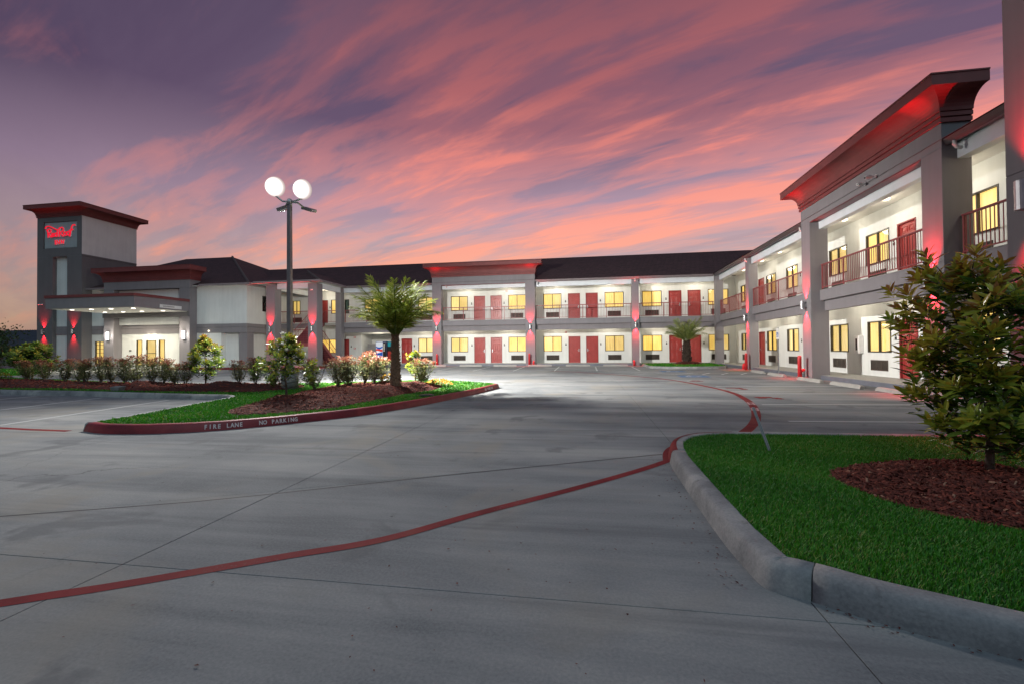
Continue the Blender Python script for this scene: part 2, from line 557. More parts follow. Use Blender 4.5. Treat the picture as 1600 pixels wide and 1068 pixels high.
def leafmat(name, stops, rough=.4, trans=.2, seed=0.0):
    m = bpy.data.materials.new(name)
    m.use_nodes = True
    t = NT(m.node_tree)
    at = t.n('ShaderNodeAttribute', attribute_name='rnd')
    inf = t.n('ShaderNodeObjectInfo')
    v = t.math('ADD', at.outputs['Fac'], t.math('MULTIPLY', inf.outputs['Random'], .12), clamp=True)
    cc = t.ramp(v, stops)
    b = t.n('ShaderNodeBsdfPrincipled', ins={'Base Color': cc, 'Roughness': rough})
    tl = t.n('ShaderNodeBsdfTranslucent', ins={0: cc})
    mx = t.n('ShaderNodeMixShader', ins={0: trans, 1: b.outputs[0], 2: tl.outputs[0]})
    t.n('ShaderNodeOutputMaterial', ins={0: mx.outputs[0]})
    MATS[name] = m
    return m
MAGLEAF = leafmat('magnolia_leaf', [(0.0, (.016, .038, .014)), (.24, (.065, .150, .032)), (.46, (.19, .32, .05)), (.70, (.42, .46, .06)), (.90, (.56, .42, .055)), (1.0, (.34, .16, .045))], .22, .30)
PHOTGREEN = leafmat('photinia_green_leaf', [(0.0, (.07, .11, .04)), (.5, (.19, .25, .08)), (.85, (.42, .45, .21)), (1.0, (.50, .44, .23))], .4, .3)
PHOTRED = leafmat('photinia_red_leaf', [(0.0, (.20, .06, .04)), (.5, (.36, .12, .075)), (1.0, (.46, .24, .14))], .4, .3)
PALMLEAF = leafmat('palm_leaflet', [(0.0, (.10, .16, .025)), (.5, (.27, .36, .05)), (1.0, (.52, .54, .11))], .4, .3)
PALMLEAF2 = leafmat('pale_palm_leaflet', [(0.0, (.13, .18, .05)), (.5, (.26, .33, .09)), (1.0, (.42, .46, .17))], .45, .3)
GRASSM = leafmat('grass_blade', [(0.0, (.014, .095, .003)), (.5, (.036, .235, .006)), (.9, (.085, .34, .013)), (1.0, (.26, .32, .06))], .5, .25)
FARLEAF = leafmat('far_tree_leaf', [(0.0, (.012, .03, .010)), (.5, (.03, .065, .018)), (1.0, (.06, .11, .03))], .5, .2)
PANSY = leafmat('yellow_flower_petal', [(0.0, (.42, .22, .01)), (.6, (.50, .29, .02)), (1.0, (.24, .05, .02))], .5, .3)
PETAL = leafmat('white_flower_petal', [(0.0, (.66, .66, .62)), (1.0, (.80, .80, .78))], .5, .3)
CHIP = leafmat('bark_chip', [(0.0, (.040, .009, .006)), (.5, (.135, .024, .014)), (.9, (.25, .052, .028)), (1.0, (.34, .17, .11))], .8, 0.0)
BARK = plain('grey_bark', (.13, .105, .085), .85, .3, 12, .5, 40)
PALMBARK = plain('palm_bark', (.22, .14, .09), .9, .35, 14, .5, 40, fine=30)
MULCHBASE = plain('mulch_base', (.055, .012, .008), .95, .4, 9, .8, 60, fine=35)
SOILGRASS = plain('lawn_soil', (.016, .060, .006), .95, .3, 5, .6, 50, fine=25)
FARGRASS = plain('far_ground_grass', (.035, .06, .02), .95, .3, .5)
DRYTAR = plain('joint_sealant', (.035, .035, .037), .8, .2, 8)

# ------------------------------------------------------------------ array meshes (leaves, blades, chips)
def arr_mesh(name, V, faces, rnd, mat, smooth=False):
    """V: (N,k,3) vertices of N copies, faces: template faces, rnd: (N,) value stored per vertex"""
    N, k, _ = V.shape
    me = bpy.data.meshes.new(name)
    me.vertices.add(N * k)
    me.vertices.foreach_set('co', V.reshape(-1).astype(np.float32))
    li, ls, s = [], [], 0
    for f in faces:
        li += list(f)
        ls.append(s)
        s += len(f)
    li = (np.array(li)[None, :] + (np.arange(N) * k)[:, None]).reshape(-1)
    ls = (np.array(ls)[None, :] + (np.arange(N) * s)[:, None]).reshape(-1)
    me.loops.add(len(li))
    me.loops.foreach_set('vertex_index', li.astype(np.int32))
    me.polygons.add(len(ls))
    me.polygons.foreach_set('loop_start', ls.astype(np.int32))
    if smooth:
        me.polygons.foreach_set('use_smooth', np.ones(len(ls), dtype=bool))
    me.update(calc_edges=True)
    at = me.attributes.new('rnd', 'FLOAT', 'POINT')
    at.data.foreach_set('value', np.repeat(rnd, k).astype(np.float32))
    me.materials.append(mat)
    return me

def unit(a):
    return a / (np.linalg.norm(a, axis=-1, keepdims=True) + 1e-9)

LEAF6 = [(0, 1, 2), (0, 2, 3), (1, 4, 5, 2), (2, 5, 6, 3), (4, 7, 5), (5, 7, 6)]
def leaf_verts(P, D, U, L, Wd, fold=.18, droop=.12):
    """P base, D direction, U approx normal, L length, Wd half width; an 8-vertex folded, curved leaf"""
    D = unit(D)
    S = unit(np.cross(D, U))
    Nn = np.cross(S, D)
    L = L[:, None]
    Wd = Wd[:, None]
    def pt(a, s, h):
        return P + D * L * a + S * Wd * s + Nn * (Wd * fold * abs(s) * 1.6 + L * h)
    return np.stack([pt(0, 0, 0), pt(.34, -.85, -droop * .15), pt(.34, 0, -droop * .15 - .0), pt(.34, .85, -droop * .15),
                     pt(.68, -.82, -droop * .5), pt(.68, 0, -droop * .5), pt(.68, .82, -droop * .5), pt(1, 0, -droop)], axis=1)

QUADLEAF = [(0, 1, 2), (0, 2, 3)]
def leaf4(P, D, U, L, Wd, fold=.3):
    D = unit(D)
    S = unit(np.cross(D, U))
    Nn = np.cross(S, D)
    L = L[:, None]; Wd = Wd[:, None]
    return np.stack([P, P + D * L * .5 - S * Wd + Nn * Wd * fold, P + D * L, P + D * L * .5 + S * Wd + Nn * Wd * fold], axis=1)

def inpoly(pts, poly):
    x, y = pts[:, 0], pts[:, 1]
    ins = np.zeros(len(pts), bool)
    n = len(poly)
    for i in range(n):
        x1, y1 = poly[i][:2]
        x2, y2 = poly[(i + 1) % n][:2]
        c = ((y1 > y) != (y2 > y)) & (x < (x2 - x1) * (y - y1) / (y2 - y1 + 1e-12) + x1)
        ins ^= c
    return ins

def polydist(pts, poly):
    d = np.full(len(pts), 1e9)
    n = len(poly)
    for i in range(n):
        a = np.array(poly[i][:2]); b = np.array(poly[(i + 1) % n][:2])
        ab = b - a
        tt = np.clip(((pts - a) @ ab) / (ab @ ab + 1e-12), 0, 1)
        d = np.minimum(d, np.linalg.norm(pts - (a + tt[:, None] * ab), axis=1))
    return d

def smooth_path(pts, step=.25, closed=False):
    """Catmull-Rom through pts"""
    P = [Vector((p[0], p[1], 0)) for p in pts]
    n = len(P)
    out = []
    rngs = range(n) if closed else range(n - 1)
    for i in rngs:
        p1, p2_ = P[i], P[(i + 1) % n]
        p0 = P[(i - 1) % n] if (closed or i > 0) else p1 * 2 - p2_
        p3 = P[(i + 2) % n] if (closed or i < n - 2) else p2_ * 2 - p1
        k = max(2, int((p2_ - p1).length / step))
        for j in range(k):
            t = j / k
            q = .5 * ((2 * p1) + (-p0 + p2_) * t + (2 * p0 - 5 * p1 + 4 * p2_ - p3) * t * t + (-p0 + 3 * p1 - 3 * p2_ + p3) * t ** 3)
            out.append((q.x, q.y))
    if not closed:
        out.append((P[-1].x, P[-1].y))
    return out

def offset_path(pts, d, closed=False):
    """shift to the left of travel by d"""
    n = len(pts)
    out = []
    for i in range(n):
        a = pts[(i - 1) % n] if (closed or i > 0) else pts[i]
        b = pts[(i + 1) % n] if (closed or i < n - 1) else pts[i]
        tx, ty = b[0] - a[0], b[1] - a[1]
        l = math.hypot(tx, ty) or 1
        out.append((pts[i][0] - ty / l * d, pts[i][1] + tx / l * d))
    return out

def sweep(pts, prof, closed=False, jig=0.0, rs=None, sl=None):
    """prof: (offset to the left, z)"""
    mb = MB()
    cols = [offset_path(pts, o, closed) for o, z in prof]
    if sl:
        cols = [c_[sl[0]:sl[1]] for c_ in cols]
        pts = pts[sl[0]:sl[1]]
    n, k = len(pts), len(prof)
    vs = []
    for i in range(n):
        dz = rs.uniform(-jig, jig) if rs else 0
        for j in range(k):
            vs.append((cols[j][i][0], cols[j][i][1], prof[j][1] + (dz if prof[j][1] > .05 else 0)))
    fs = []
    for i in range(n if closed else n - 1):
        i2 = (i + 1) % n
        for j in range(k - 1):
            fs.append((i * k + j, i2 * k + j, i2 * k + j + 1, i * k + j + 1))
    if not closed:
        fs.append(tuple(range(k)))
        fs.append(tuple(range((n - 1) * k + k - 1, (n - 1) * k - 1, -1)))
    return mb.add(vs, fs)

KPROF = [(0, -.02), (.012, .04), (.03, .115), (.05, .142), (.075, .152), (.15, .152), (.165, .14), (.17, .0)]

# ------------------------------------------------------------------ ground, lot slabs
rs = random.Random(7)
g = MB().quad((-900, -300, -.12), (900, -300, -.12), (900, 1500, -.12), (-900, 1500, -.12)).obj('ground', FARGRASS)
struct(g)
lot = MB().box(-62, 16, -6, 46, -.11, -.009).obj('parking_lot', DRYTAR)
struct(lot)

def split_poly(poly, a, b):
    """split convex poly by the line a->b"""
    ax, ay = a
    dx, dy = b[0] - ax, b[1] - ay
    def s(p):
        return dx * (p[1] - ay) - dy * (p[0] - ax)
    L, Rr = [], []
    n = len(poly)
    for i in range(n):
        p, q = poly[i], poly[(i + 1) % n]
        sp, sq = s(p), s(q)
        if sp >= 0: L.append(p)
        if sp <= 0: Rr.append(p)
        if sp * sq < 0:
            t = sp / (sp - sq)
            m_ = (p[0] + (q[0] - p[0]) * t, p[1] + (q[1] - p[1]) * t)
            L.append(m_); Rr.append(m_)
    return [x for x in (L, Rr) if len(x) > 2]

def inset_poly(poly, d):
    n = len(poly)
    out = []
    for i in range(n):
        p0, p1, p2_ = poly[i - 1], poly[i], poly[(i + 1) % n]
        def nrm(a, b):
            dx, dy = b[0] - a[0], b[1] - a[1]
            l = math.hypot(dx, dy) or 1
            return (-dy / l, dx / l)
        n1_, n2_ = nrm(p0, p1), nrm(p1, p2_)
        bx, by = n1_[0] + n2_[0], n1_[1] + n2_[1]
        k = bx * n1_[0] + by * n1_[1]
        k = max(k, .3)
        out.append((p1[0] + bx / k * d, p1[1] + by / k * d))
    return out

XL = [-61, -56, -51.5, -47, -42.5, -38, -33.5, -29, -24.7, -20.4, -16.1, -11.8, -7.4, -3.0, 1.17, 5.6, 10.2, 15]
YL = [-5, -1.6, 2.52, 7.7, 12.6, 17.2, 21.8, 26.4, 31.0, 35.6, 40, 45]
slabs = []
for i in range(len(XL) - 1):
    for j in range(len(YL) - 1):
        p = [(XL[i], YL[j]), (XL[i + 1], YL[j]), (XL[i + 1], YL[j + 1]), (XL[i], YL[j + 1])]
        if YL[j] == 2.52 and XL[i] in (-7.4, -3.0):
            slabs += split_poly(p, (-4.91, 3.1), (.64, 5.97))
        else:
            slabs.append(p)
for p in slabs:
    a = inset_poly(p, .003)
    b_ = inset_poly(p, .0048)
    dz = rs.uniform(-.0006, .0006)
    n = len(p)
    vs = [(x, y, -.034) for x, y in a] + [(x, y, dz - .002) for x, y in a] + [(x, y, dz) for x, y in b_]
    fs = [tuple(range(2 * n, 3 * n))]
    for i in range(n):
        k = (i + 1) % n
        fs += [(i, k, n + k, n + i), (n + i, n + k, 2 * n + k, 2 * n + i)]
    MB().add(vs, fs).obj('concrete_slab', CONC, lot)

SEAL = [(-7.4, 1.80), (-4.91, 3.1), (-3.57, 3.66), (-1.52, 4.82), (.64, 5.97), (.93, 6.12)]
def ribbon(pts, width, z, name, mat, parent, wscale=None):
    mb = MB()
    L = offset_path(pts, width / 2)
    Rr = offset_path(pts, -width / 2)
    vs = []
    for i in range(len(pts)):
        vs += [(L[i][0], L[i][1], z), (Rr[i][0], Rr[i][1], z)]
    mb.add(vs, [(2 * i, 2 * i + 1, 2 * i + 3, 2 * i + 2) for i in range(len(pts) - 1)])
    return mb.obj(name, mat, parent)

# fire lane stripe near the camera, and the long curve in front of the right-hand stalls
ribbon(smooth_path([(-6.0, 0.55), (-4.4, 1.28), (-3.21, 2.03), (-2.84, 2.24), (-2.45, 2.49), (-2.0, 2.79), (-1.48, 3.13), (-.91, 3.75), (-.13, 4.54), (.56, 5.3), (.96, 5.80)], .12), .10, .0022, 'fire_lane_stripe', REDLANE, lot)
up = smooth_path([(2.10, 7.20), (2.75, 8.40), (3.28, 9.72), (3.80, 11.5), (4.10, 13.1), (4.23, 14.6), (4.08, 16.5), (3.45, 19.8), (2.0, 22.7), (-.7, 26.2), (-2.2, 27.4)], .25)
ribbon(up, .17, .0022, 'fire_lane_stripe', REDLANE, lot)
ribbon([(-14.0, 6.95), (-11.4, 6.80), (-9.9, 6.66), (-9.0, 6.62)], .12, .0022, 'fire_lane_stripe', REDLANE, lot)
ribbon(smooth_path(SEAL, .5), .022, .0014, 'sealed_joint', DRYTAR, lot)
# stall lines
for (a, b_) in (((3.62, 9.10), (8.9, 9.45)), ((4.05, 11.62), (8.9, 12.05)), ((4.35, 14.25), (8.9, 14.62)), ((4.36, 16.75), (8.9, 17.1)), ((3.95, 19.4), (8.9, 19.85)), ((3.2, 22.0), (8.9, 22.45)),
               ((-19.6, 8.6), (-20.0, 12.0)), ((-16.75, 10.0 - 4.0), (-17.35, 11.85)), ((-13.75, 6.9), (-14.5, 11.55)), ((-11.1, 6.95), (-11.75, 11.15)),
               ((-12.05, 27.9), (-12.5, 33.9)), ((-9.5, 27.88), (-9.9, 33.9)), ((-7.08, 27.6), (-7.3, 33.9)), ((-4.52, 27.5), (-4.7, 33.9)), ((-2.01, 27.5), (-2.1, 33.9)), ((.53, 27.5), (.52, 33.9)), ((3.0, 27.6), (3.05, 33.2))):
    ribbon([a, b_], .095, .0020, 'stall_line', WPAINT, lot)
# accessible bay: blue pads with hatch strokes
for (x, y, s) in ((4.7, 26.9, 1.3), (4.85, 22.4, 1.3)):
    MB().box(x - s / 2, x + s / 2, y - s / 2, y + s / 2, .003, .0055).obj('blue_accessible_marking', BLUEPAINT, lot)
    mb = MB()
    ring = [(x + .28 * math.cos(t_ * .5) - .05, y - .12 + .28 * math.sin(t_ * .5)) for t_ in range(4, 13)]
    me = ribbon(ring, .09, .0082, 'wheelchair_symbol', WPAINT, lot)
    ribbon([(x - .12, y + .34), (x - .1, y + .02), (x + .18, y), (x + .30, y - .3)], .09, .0085, 'wheelchair_symbol', WPAINT, lot)
    MB().lathe([(.075, .0), (.075, .003)], 12, (x - .12, y + .46, .006)).obj('wheelchair_symbol', WPAINT, lot)
for (a, b_) in (((3.6, 25.2), (4.3, 23.9)), ((4.3, 23.9), (5.5, 25.4)), ((5.6, 23.9), (6.3, 25.3)), ((6.5, 23.9), (7.2, 25.3)), ((7.4, 23.9), (8.1, 25.3))):
    ribbon([a, b_], .10, .0020, 'hatch_line', WPAINT, lot)
# ramp tiles
MB().box(7.6, 9.3, 26.6, 28.0, .003, .02).obj('ramp_pad', plain('tan_ramp_paint', (.22, .19, .13), .7, .15, 4), lot)
MB().box(8.2, 9.35, 28.2, 29.6, .003, .02).obj('ramp_pad', plain('grey_ramp_paint', (.19, .175, .17), .7, .15, 4), lot)
# worn red stencil remains along the curve
for (x, y, a, l) in ((4.75, 13.1, 1.9, .55), (4.75, 15.9, 1.8, .5), (4.3, 19.3, 2.0, .4)):
    mb = MB()
    for k in range(7):
        dx, dy = rs.uniform(-.5, .5) * l, rs.uniform(-.22, .22)
        cxx, cyy = x + math.cos(a) * dx - math.sin(a) * dy, y + math.sin(a) * dx + math.cos(a) * dy
        mb.box(cxx - .10, cxx + .10, cyy - rs.uniform(.08, .2), cyy + .1, .004 + k * .0004, .0045 + k * .0004)
    mb.obj('worn_red_stencil', REDLANE, lot)
# stencilled lettering on the curve
for (body, k) in (('FIRE LANE', 0), ('NO PARKING', 1)):
    i = 14 + k * 4
    (x0, y0), (x1, y1) = up[i], up[i + 1]
    a = math.atan2(y1 - y0, x1 - x0)
    MB().box(-.26, .26, -.075, .075, 0, .001).obj('stencil_ground', plain('pale_stencil_ground', (.42, .24, .25), .6, .2, 12), lot, loc=(x0, y0, .0036), rot=(0, 0, a))
    put('stencil_lettering', text_mesh('stencil_lettering', body, .105, .0005, REDLANE), lot, (x0, y0, .0056), (0, 0, a))

# ------------------------------------------------------------------ lawns, kerbs
ISL_FRONT = [(-8.72, 6.63), (-8.1, 6.46), (-7.32, 6.54), (-6.5, 6.87), (-5.91, 7.37), (-5.36, 8.0), (-4.74, 8.84), (-4.18, 10.2), (-3.75, 11.75), (-3.38, 13.4), (-3.16, 14.8), (-3.08, 15.7)]
ISL_BACK = [(-3.08, 15.7), (-3.45, 16.3), (-4.62, 17.1), (-5.9, 17.7), (-7.4, 17.6), (-9.2, 16.6), (-11.5, 15.6), (-14, 15.3), (-18, 15.9), (-24, 17.4), (-34, 20.2)]
ISL_LONG = [(-34, 14.2), (-26, 12.85), (-19.3, 12.12), (-16.4, 11.95), (-13.7, 11.62), (-11.2, 11.32), (-10.0, 11.22)]
ISL_IN = [(-10.0, 11.22), (-9.55, 10.8), (-9.25, 9.3), (-8.92, 7.7), (-8.80, 6.95), (-8.72, 6.63)]
fr = smooth_path(ISL_FRONT, .2)
bk = smooth_path(ISL_BACK, .4)
lg = smooth_path(ISL_LONG, .4)
inn = smooth_path(ISL_IN, .2)
outline = fr[:-1] + bk[:-1] + lg[:-1] + inn[:-1]
krs = random.Random(3)
rk = sweep(fr, KPROF, jig=.002, rs=krs).obj('red_kerb', KERBRED, smooth=True)
struct(rk)
for nm, pth in (('kerb', bk), ('kerb', lg), ('kerb', inn)):
    struct(sweep(pth, KPROF, jig=.002, rs=krs).obj(nm, KERB, smooth=True))
lawn_out = offset_path(outline, .155, True)

def lawn(name, poly, z, dens, h, wd, holes=(), seed=1, ymax=None, fade=None):
    mb = MB()
    n = len(poly)
    mb.add([(x, y, z) for x, y in poly] + [(x, y, z - .1) for x, y in poly], [tuple(range(n))] + [(i, (i + 1) % n, n + (i + 1) % n, n + i) for i in range(n)])
    base_ = struct(mb.obj(name, SOILGRASS))
    r = np.random.default_rng(seed)
    P = np.array(poly)
    lo, hi = P.min(0), P.max(0)
    if ymax: hi[1] = min(hi[1], ymax)
    N = int((hi[0] - lo[0]) * (hi[1] - lo[1]) * dens)
    pts = r.uniform(lo, hi, (N, 2))
    ok = inpoly(pts, poly)
    for hl in holes:
        ok &= ~inpoly(pts, hl)
    pts = pts[ok]
    if fade is not None:
        d = np.linalg.norm(pts, axis=1)
        pts = pts[r.random(len(pts)) < np.clip(fade / d, .12, 1) ** 1.5]
    N = len(pts)
    dist = np.linalg.norm(pts, axis=1)
    grow = np.clip(dist / 4.5, 1, 2.6)
    ang = r.uniform(0, 2 * np.pi, N)
    hh = h * r.uniform(.55, 1.25, N) * np.where(r.random(N) < .04, 1.5, 1)
    ww = wd * r.uniform(.7, 1.3, N) * grow
    S = np.stack([np.cos(ang), np.sin(ang), np.zeros(N)], 1)
    lean = np.stack([-np.sin(ang), np.cos(ang), np.zeros(N)], 1) * (hh * r.uniform(.1, .9, N))[:, None]
    lean += np.array([.3, -.1, 0]) * hh[:, None] * .5
    B = np.concatenate([pts, np.full((N, 1), z - .004)], 1)
    up_ = np.array([0, 0, 1.0])
    W2 = ww[:, None] / 2
    V = np.stack([B - S * W2, B + S * W2, B + lean * .35 + up_ * hh[:, None] * .6 - S * W2 * .8, B + lean * .35 + up_ * hh[:, None] * .6 + S * W2 * .8, B + lean + up_ * hh[:, None]], 1)
    # clumpy colour variation
    cl = .5 + .38 * np.sin(pts[:, 0] * 2.1 + np.sin(pts[:, 1] * 1.3) * 2) * np.cos(pts[:, 1] * 1.7 + pts[:, 0] * .8)
    rn = np.clip(cl * .5 + r.normal(.22, .2, N), 0, .97)
    rn = np.where(r.random(N) < .035, r.uniform(.93, 1.0, N), rn)
    me = arr_mesh('grass', V, [(0, 1, 3, 2), (2, 3, 4)], rn, GRASSM)
    o = put('grass', me)
    stuff(o)
    tag(o, 'short green turf grass on ' + name.replace('_', ' '), 'grass')
    return base_

BED_BIG = smooth_path([(-7.35, 8.35), (-6.75, 7.85), (-6.2, 7.98), (-5.75, 8.45), (-5.35, 9.0), (-5.2, 10.3), (-4.98, 12.0), (-4.62, 13.4), (-5.0, 14.9), (-6.4, 15.6), (-7.9, 15.2), (-8.5, 13.9), (-8.3, 12.2), (-7.85, 10.6), (-7.6, 9.3)], .25, True)
HB_FRONT = smooth_path([(-34, 15.4), (-26, 13.9), (-20.7, 13.0), (-17.9, 12.95), (-14.4, 12.35), (-12, 12.2), (-9.9, 12.2)], .3)
HB_BACK = smooth_path([(-9.3, 13.3), (-9.9, 14.6), (-12, 14.7), (-14.4, 14.6), (-18, 15.0), (-22, 15.9), (-26, 16.8), (-34, 18.8)], .3)
BED_HEDGE = HB_FRONT + HB_BACK
lawn('lawn', lawn_out, .135, 2200, .034, .009, (BED_BIG, BED_HEDGE), 2, fade=7)

RI_PATH = [(9.2, 7.55), (7.0, 7.32), (5.08, 7.22), (3.43, 7.16), (2.3, 7.1), (1.72, 7.02), (1.30, 6.75), (1.05, 6.3), (.94, 5.6), (.92, 4.62), (.92, 3.5), (.945, 3.05), (.962, 2.87), (.995, 2.79), (1.07, 2.745), (1.17, 2.70), (1.45, 2.52), (1.85, 2.33), (2.6, 1.98), (4.0, 1.35), (7.0, .1), (10.0, -1.0)]
rip = smooth_path(RI_PATH, .10)
for nm, a_, b_, mt in (('kerb', 0, None, None),):
    pass
# kerb split at its control joint near the front corner
dists = [math.hypot(p[0] - 1.20, p[1] - 2.69) for p in rip]
kj = dists.index(min(dists))
K2 = [(0, -.02), (.012, .04), (.026, .108), (.046, .140), (.075, .152), (.17, .150), (.19, .138), (.195, .0)]
def reds(pth):
    return pth
d2 = [math.hypot(p[0] - 2.05, p[1] - 7.07) for p in rip]; ka = d2.index(min(d2))
d3 = [math.hypot(p[0] - .945, p[1] - 5.70) for p in rip]; kb = d3.index(min(d3))
struct(sweep(rip, K2, jig=.0015, rs=krs, sl=(0, ka + 1)).obj('kerb', KERB, smooth=True))
struct(sweep(rip, K2, sl=(ka, kb + 1)).obj('kerb', KERB, smooth=True))
struct(sweep(rip, K2, jig=.0015, rs=krs, sl=(kb, kj + 1)).obj('kerb', KERB, smooth=True))
rip2 = list(rip)
a_, b_ = rip[kj], rip[kj + 1]
dl = math.hypot(b_[0] - a_[0], b_[1] - a_[1])
rip2[kj] = (a_[0] + (b_[0] - a_[0]) / dl * .007, a_[1] + (b_[1] - a_[1]) / dl * .007)
struct(sweep(rip2, K2, jig=.0015, rs=krs, sl=(kj, len(rip2))).obj('kerb', KERB, smooth=True))
ribbon(offset_path(rip[ka - 2:kb + 1], -.03), .075, .0027, 'fire_lane_stripe', REDLANE, lot)
# red paint on the outer face of the rounded corner
sweep(rip, [(-.003, -.01), (.009, .04), (.023, .109), (.043, .142), (.074, .1545), (.10, .1545)], sl=(ka, kb + 1)).obj('painted_kerb_face', REDLANE, lot)

ri_lawn = offset_path(rip, .18) + [(12, -1.0), (12, 7.6)]
TREE_R = (3.52, 4.72)
BED_R = [(TREE_R[0] - .02 + 1.30 * math.cos(a) * (1 + .06 * math.sin(3 * a + 1)), TREE_R[1] - .28 + 1.02 * math.sin(a) * (1 + .07 * math.cos(4 * a))) for a in [2 * math.pi * k / 60 for k in range(60)]]
lawn('corner_lawn', ri_lawn, .130, 15000, .029, .0046, (BED_R,), 5, fade=5.2)

# far lawn beyond the drive on the left
FL = [(-29.5, 18.6), (-31.2, 21.6), (-36, 25.0), (-47.5, 29.0), (-90, 31), (-90, 17)]
FLp = smooth_path([(-90, 31), (-47.5, 29.0), (-36, 25.0), (-31.2, 21.6), (-30.4, 20.2), (-31.5, 19.0), (-40, 19.4)][::-1], .6)
struct(sweep(FLp, KPROF).obj('kerb', KERB))
FLl = offset_path(FLp, .15)
lawn('far_lawn', FLl, .13, 50, .08, .03, (), 8)

# palm islet by the back wing
PI = smooth_path([(3.95, 34.9), (3.95, 31.2), (4.5, 30.1), (5.6, 29.7), (7.5, 29.9), (8.6, 30.6), (8.95, 32.0), (8.95, 34.9)], .3)
struct(sweep(PI, KPROF).obj('kerb', KERB, smooth=True))
PIl = offset_path(PI, .15) + [(8.95, 35.3), (3.95, 35.3)]
BED_P = [(6.9 + 1.05 * math.cos(a), 33.6 + .8 * math.sin(a)) for a in [2 * math.pi * k / 30 for k in range(30)]]
lawn('palm_islet_lawn', PIl, .13, 260, .07, .03, (BED_P,), 9)

# ------------------------------------------------------------------ mulch beds
def mound(name, poly, z0, hmax, res, bumps, seed, nchip, csize, label):
    r = np.random.default_rng(seed)
    P = np.array(poly)
    lo, hi = P.min(0) - res, P.max(0) + res
    gx = np.arange(lo[0], hi[0] + res, res)
    gy = np.arange(lo[1], hi[1] + res, res)
    X, Y = np.meshgrid(gx, gy, indexing='ij')
    pts = np.stack([X.ravel(), Y.ravel()], 1)
    def hgt(q):
        d = polydist(q, poly)
        s = np.where(inpoly(q, poly), 1, -1)
        dd = np.clip(d * s, -.25, 10)
        h = hmax * (1 - np.exp(-np.maximum(dd, 0) * 2.6))
        for (bx, by, bh, br) in bumps:
            h = h + np.where(dd > 0, bh * np.exp(-((q[:, 0] - bx) ** 2 + (q[:, 1] - by) ** 2) / br ** 2), 0) * np.clip(dd * 3, 0, 1)
        h = h + np.where(dd < 0, dd * .6, 0)
        h = h + .022 * np.sin(q[:, 0] * 5.1 + 1.7 * np.sin(q[:, 1] * 3.3)) * np.cos(q[:, 1] * 4.7 + q[:, 0]) * np.clip(dd * 3, 0, 1)
        return h
    Z = z0 + hgt(pts)
    nx, ny = len(gx), len(gy)
    inside = (inpoly(pts, poly) | (polydist(pts, poly) < res * 1.3)).reshape(nx, ny)
    fs = []
    for i in range(nx - 1):
        for j in range(ny - 1):
            if inside[i, j] and inside[i + 1, j] and inside[i, j + 1] and inside[i + 1, j + 1]:
                fs.append((i * ny + j, (i + 1) * ny + j, (i + 1) * ny + j + 1, i * ny + j + 1))
    mb = MB()
    mb.v = [(a, b, c) for (a, b), c in zip(pts, Z)]
    mb.f = fs
    o = struct(mb.obj(name, MULCHBASE, smooth=True))
    # chips
    q = r.uniform(P.min(0), P.max(0), (nchip * 4, 2))
    q = q[inpoly(q, poly)][:nchip]
    N = len(q)
    B = np.concatenate([q, (z0 + hgt(q) + r.uniform(0, .015, N))[:, None]], 1)
    D = r.normal(0, 1, (N, 3)); D[:, 2] *= .35
    D = unit(D)
    S = unit(np.cross(D, np.array([0, 0, 1.0]) + r.normal(0, .5, (N, 3))))
    Nn = np.cross(S, D)
    L = (csize * r.uniform(.4, 1.5, N))[:, None]
    W = L * r.uniform(.12, .32, (N, 1))
    T = W * .45
    V = np.stack([B - D * L / 2 - S * W / 2, B + D * L / 2 - S * W * .3, B + D * L / 2 + S * W * .35, B - D * L / 2 + S * W / 2,
                  B - D * L * .4 - S * W * .3 + Nn * T, B + D * L * .45 + Nn * T, B - D * L * .45 + S * W * .3 + Nn * T], 1)
    me = arr_mesh('mulch_chips', V, [(0, 1, 5, 4), (1, 2, 5), (2, 3, 6, 5), (4, 5, 6), (3, 0, 4, 6)], np.clip(r.beta(2, 3, N) + np.where(r.random(N) < .02, .6, 0), 0, 1), CHIP)
    c = stuff(put('mulch_chips', me))
    tag(c, label, 'mulch')
    return hgt

hR = mound('mulch_bed', BED_R, .125, .10, .06, [(TREE_R[0], TREE_R[1], .05, .5), (2.6, 4.9, .04, .35)], 11, 15000, .055, 'dark red bark mulch around the near magnolia at right')
BIGB = [(-6.3, 8.9, .10, .55), (-7.0, 9.6, .08, .5), (-5.9, 10.6, .05, .5), (-5.7, 12.2, .12, .6), (-5.2, 13.3, .16, .45), (-6.3, 13.8, .08, .6)]
hB = mound('mulch_bed', BED_BIG, .13, .13, .10, BIGB, 12, 12000, .07, 'red bark mulch mounded around the palm on the island')
HEDB = [(-21.5, 14.1, .10, .8), (-15.1, 13.2, .14, .6), (-11.6, 12.9, .16, .7), (-10.3, 12.9, .08, .4), (-18.5, 13.8, .05, .6), (-13, 12.9, .06, .5)]
hH = mound('mulch_bed', BED_HEDGE, .13, .12, .16, HEDB, 13, 9000, .09, 'red bark mulch in the long hedge bed at left')
hP = mound('mulch_bed', BED_P, .125, .18, .2, [(6.9, 33.6, .12, .5)], 14, 900, .12, 'red bark mulch around the small palm by the back wing')

